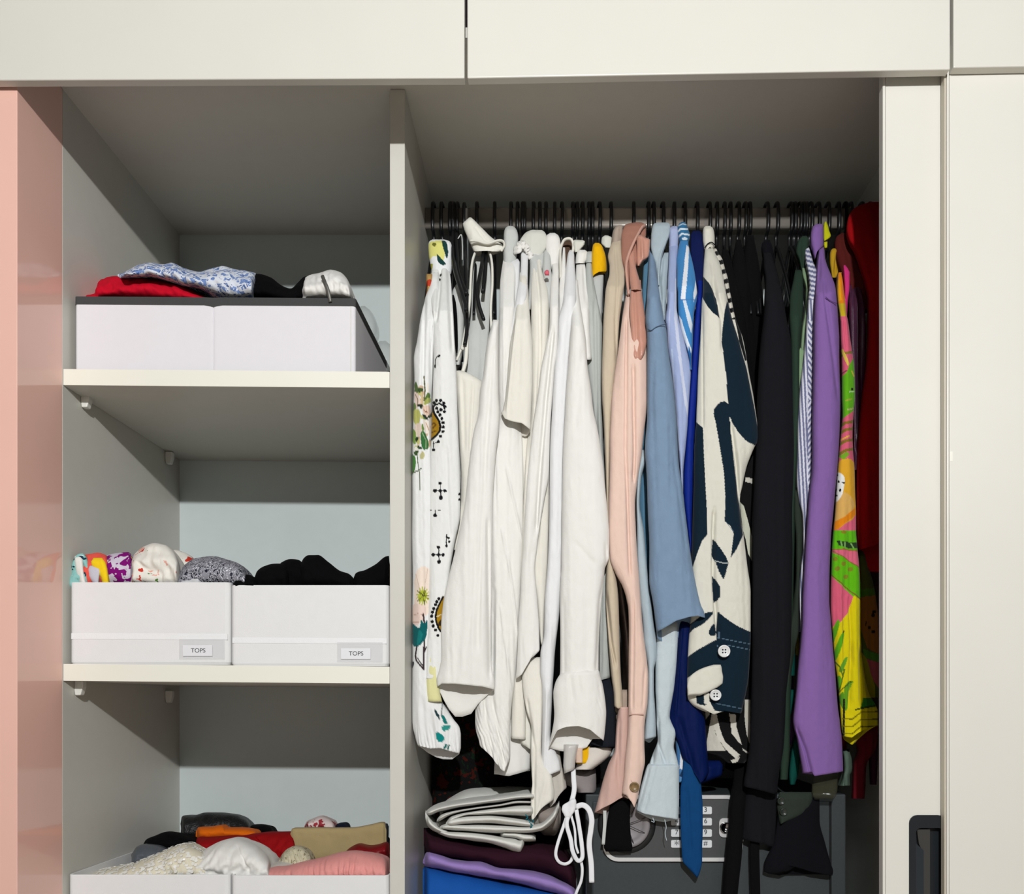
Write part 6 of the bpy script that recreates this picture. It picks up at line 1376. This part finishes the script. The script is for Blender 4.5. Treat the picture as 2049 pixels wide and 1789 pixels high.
tag(tube('folded_sheet', '847,1720,1728;851,1708,1734;860,1701,1738;880,1706,1742;910,1716,1748;960,1720,1756;1000,1734,1762;1050,1738,1774;1090,1746,1786;1120,1758,1794;1146,1772,1806;1156,1790,1812', fab('lilac_cloth', (156, 130, 194), 0.9, 0.05), None, y=0.18, d=0.14, axis='h', seed=13, fold=0.006, fs=0.03, dome=10, nc=40, step=4, p=2.4),
    'lilac folded cloth in the stack, between the maroon and the blue cloth', 'sheet', GS)
zbase = ZB + 0.001
pyb = VY - (zbase - H) * sc(0.18)
tag(tube('folded_sheet', '846,1740,%f;852,1732,%f;900,1738,%f;960,1750,%f;1020,1764,%f;1080,1776,%f;1120,1788,%f;1144,1806,%f' % ((pyb,) * 8), fab('cobalt_cloth', (22, 84, 164), 0.85, 0.05), None, y=0.18, d=0.15, axis='h', seed=14, fold=0.008, fs=0.05, dome=10, nc=60, step=4, p=4),
    'cobalt blue folded bedding, lowest visible in the stack below the rail', 'sheet', GS)

# ------------------------------------------------------------------ safe
safe_m = plain('safe_grey', (58, 64, 66), 0.55, 0.4, var=0.06, nscale=200)
panel_m = plain('safe_panel', (72, 74, 74), 0.45, 0.45, var=0.05, nscale=150)
silver_m = plain('satin_silver', (222, 222, 222), 0.25, 0.5, metal=0.25)
key_m = plain('white_key', (226, 228, 230), 0.35, 0.5)
YS = 0.125
def SX(px): return (px - VX) / sc(YS)
def SZ(py): return H + (VY - py) / sc(YS)
safe = thing('safe', 'dark grey electronic safe with silver trimmed keypad panel behind the hanging hems', 'safe', (SX(1440), 0.3, zbase))
box('housing', SX(1172), SX(1694), YS + 0.004, 0.53, zbase, SZ(1590), safe_m, safe, bev=0.003)
box('door', SX(1186), SX(1659), YS - 0.003, YS + 0.004, zbase + 0.012, SZ(1604), safe_m, safe, bev=0.0015)
box('door_gap', SX(1659), SX(1665), YS + 0.0035, YS + 0.0042, zbase + 0.012, SZ(1604), black_m, safe, bev=0)
def plate(px0, px1, py0, py1, r, ya, yb, m, name, parent, **kw):
    pts = rrect(SX(px0), SX(px1), SZ(py1), SZ(py0), r, 7)
    return loops(name, [[(a, yb, b) for a, b in pts], [(a, ya, b) for a, b in pts]], m, parent, **kw)
def ring(px0, px1, py0, py1, r, w, ya, yb, m, name, parent):
    o = rrect(SX(px0), SX(px1), SZ(py1), SZ(py0), r, 7)
    s = sc(YS)
    i = rrect(SX(px0) + w, SX(px1) - w, SZ(py1) + w, SZ(py0) - w, max(0.001, r - w), 7)
    L = [[(a, yb, b) for a, b in o], [(a, ya, b) for a, b in o], [(a, ya, b) for a, b in i], [(a, yb, b) for a, b in i]]
    return loops(name, L, m, parent, cap0=False, cap1=False)
plate(1206, 1484, 1590, 1722, 0.035, YS - 0.008, YS - 0.003, panel_m, 'control_panel', safe)
ring(1206, 1484, 1590, 1722, 0.035, 0.0085, YS - 0.012, YS - 0.004, silver_m, 'panel_trim', safe)
disc('dial_ring', 1254, 1650, YS - 0.009, 58, 0.003, black_m, safe, n=48, label='black dial ring')
dial = disc('dial_knob', 1254, 1650, YS - 0.013, 47, 0.012, plain('dial_grey', (142, 136, 138), 0.45, 0.4), safe, n=48, label='grey round dial knob')
for a in (-20, 25, 70, 115, 160, 205, 250, 295):
    ca, sa = math.cos(math.radians(a)), math.sin(math.radians(a))
    strip('rib', [(1254 + 6 * ca, 1650 + 6 * sa, YS - 0.0245), (1254 + 40 * ca, 1650 + 40 * sa, YS - 0.0252)], 1.6, plain('dial_line', (70, 68, 70), 0.5), dial, t=0.0008, k=2)
for r_, y in enumerate((1620.5, 1643, 1665.5, 1687)):
    for c_, x in enumerate((1353, 1382, 1411)):
        k = plate(x - 11.5, x + 11.5, y - 7.5, y + 7.5, 0.003, YS - 0.0115, YS - 0.008, key_m, 'key', safe)
        star = (r_, c_) == (3, 0)
        text('digit', ['123', '456', '789', '*0#'][r_][c_], x + 1, y + (4 if star else 0), YS - 0.0122, 0.024 if star else 0.0155, ink_m, k)
plate(1437, 1470, 1636, 1674, 0.010, YS - 0.0125, YS - 0.008, silver_m, 'lock_plate', safe)
disc('key_lock', 1451, 1656, YS - 0.014, 11, 0.006, plain('lock_chrome', (150, 148, 146), 0.12, 0.6, metal=1.0), safe)
plate(1479, 1485, 1640, 1682, 0.001, YS - 0.0125, YS - 0.008, silver_m, 'latch', safe)
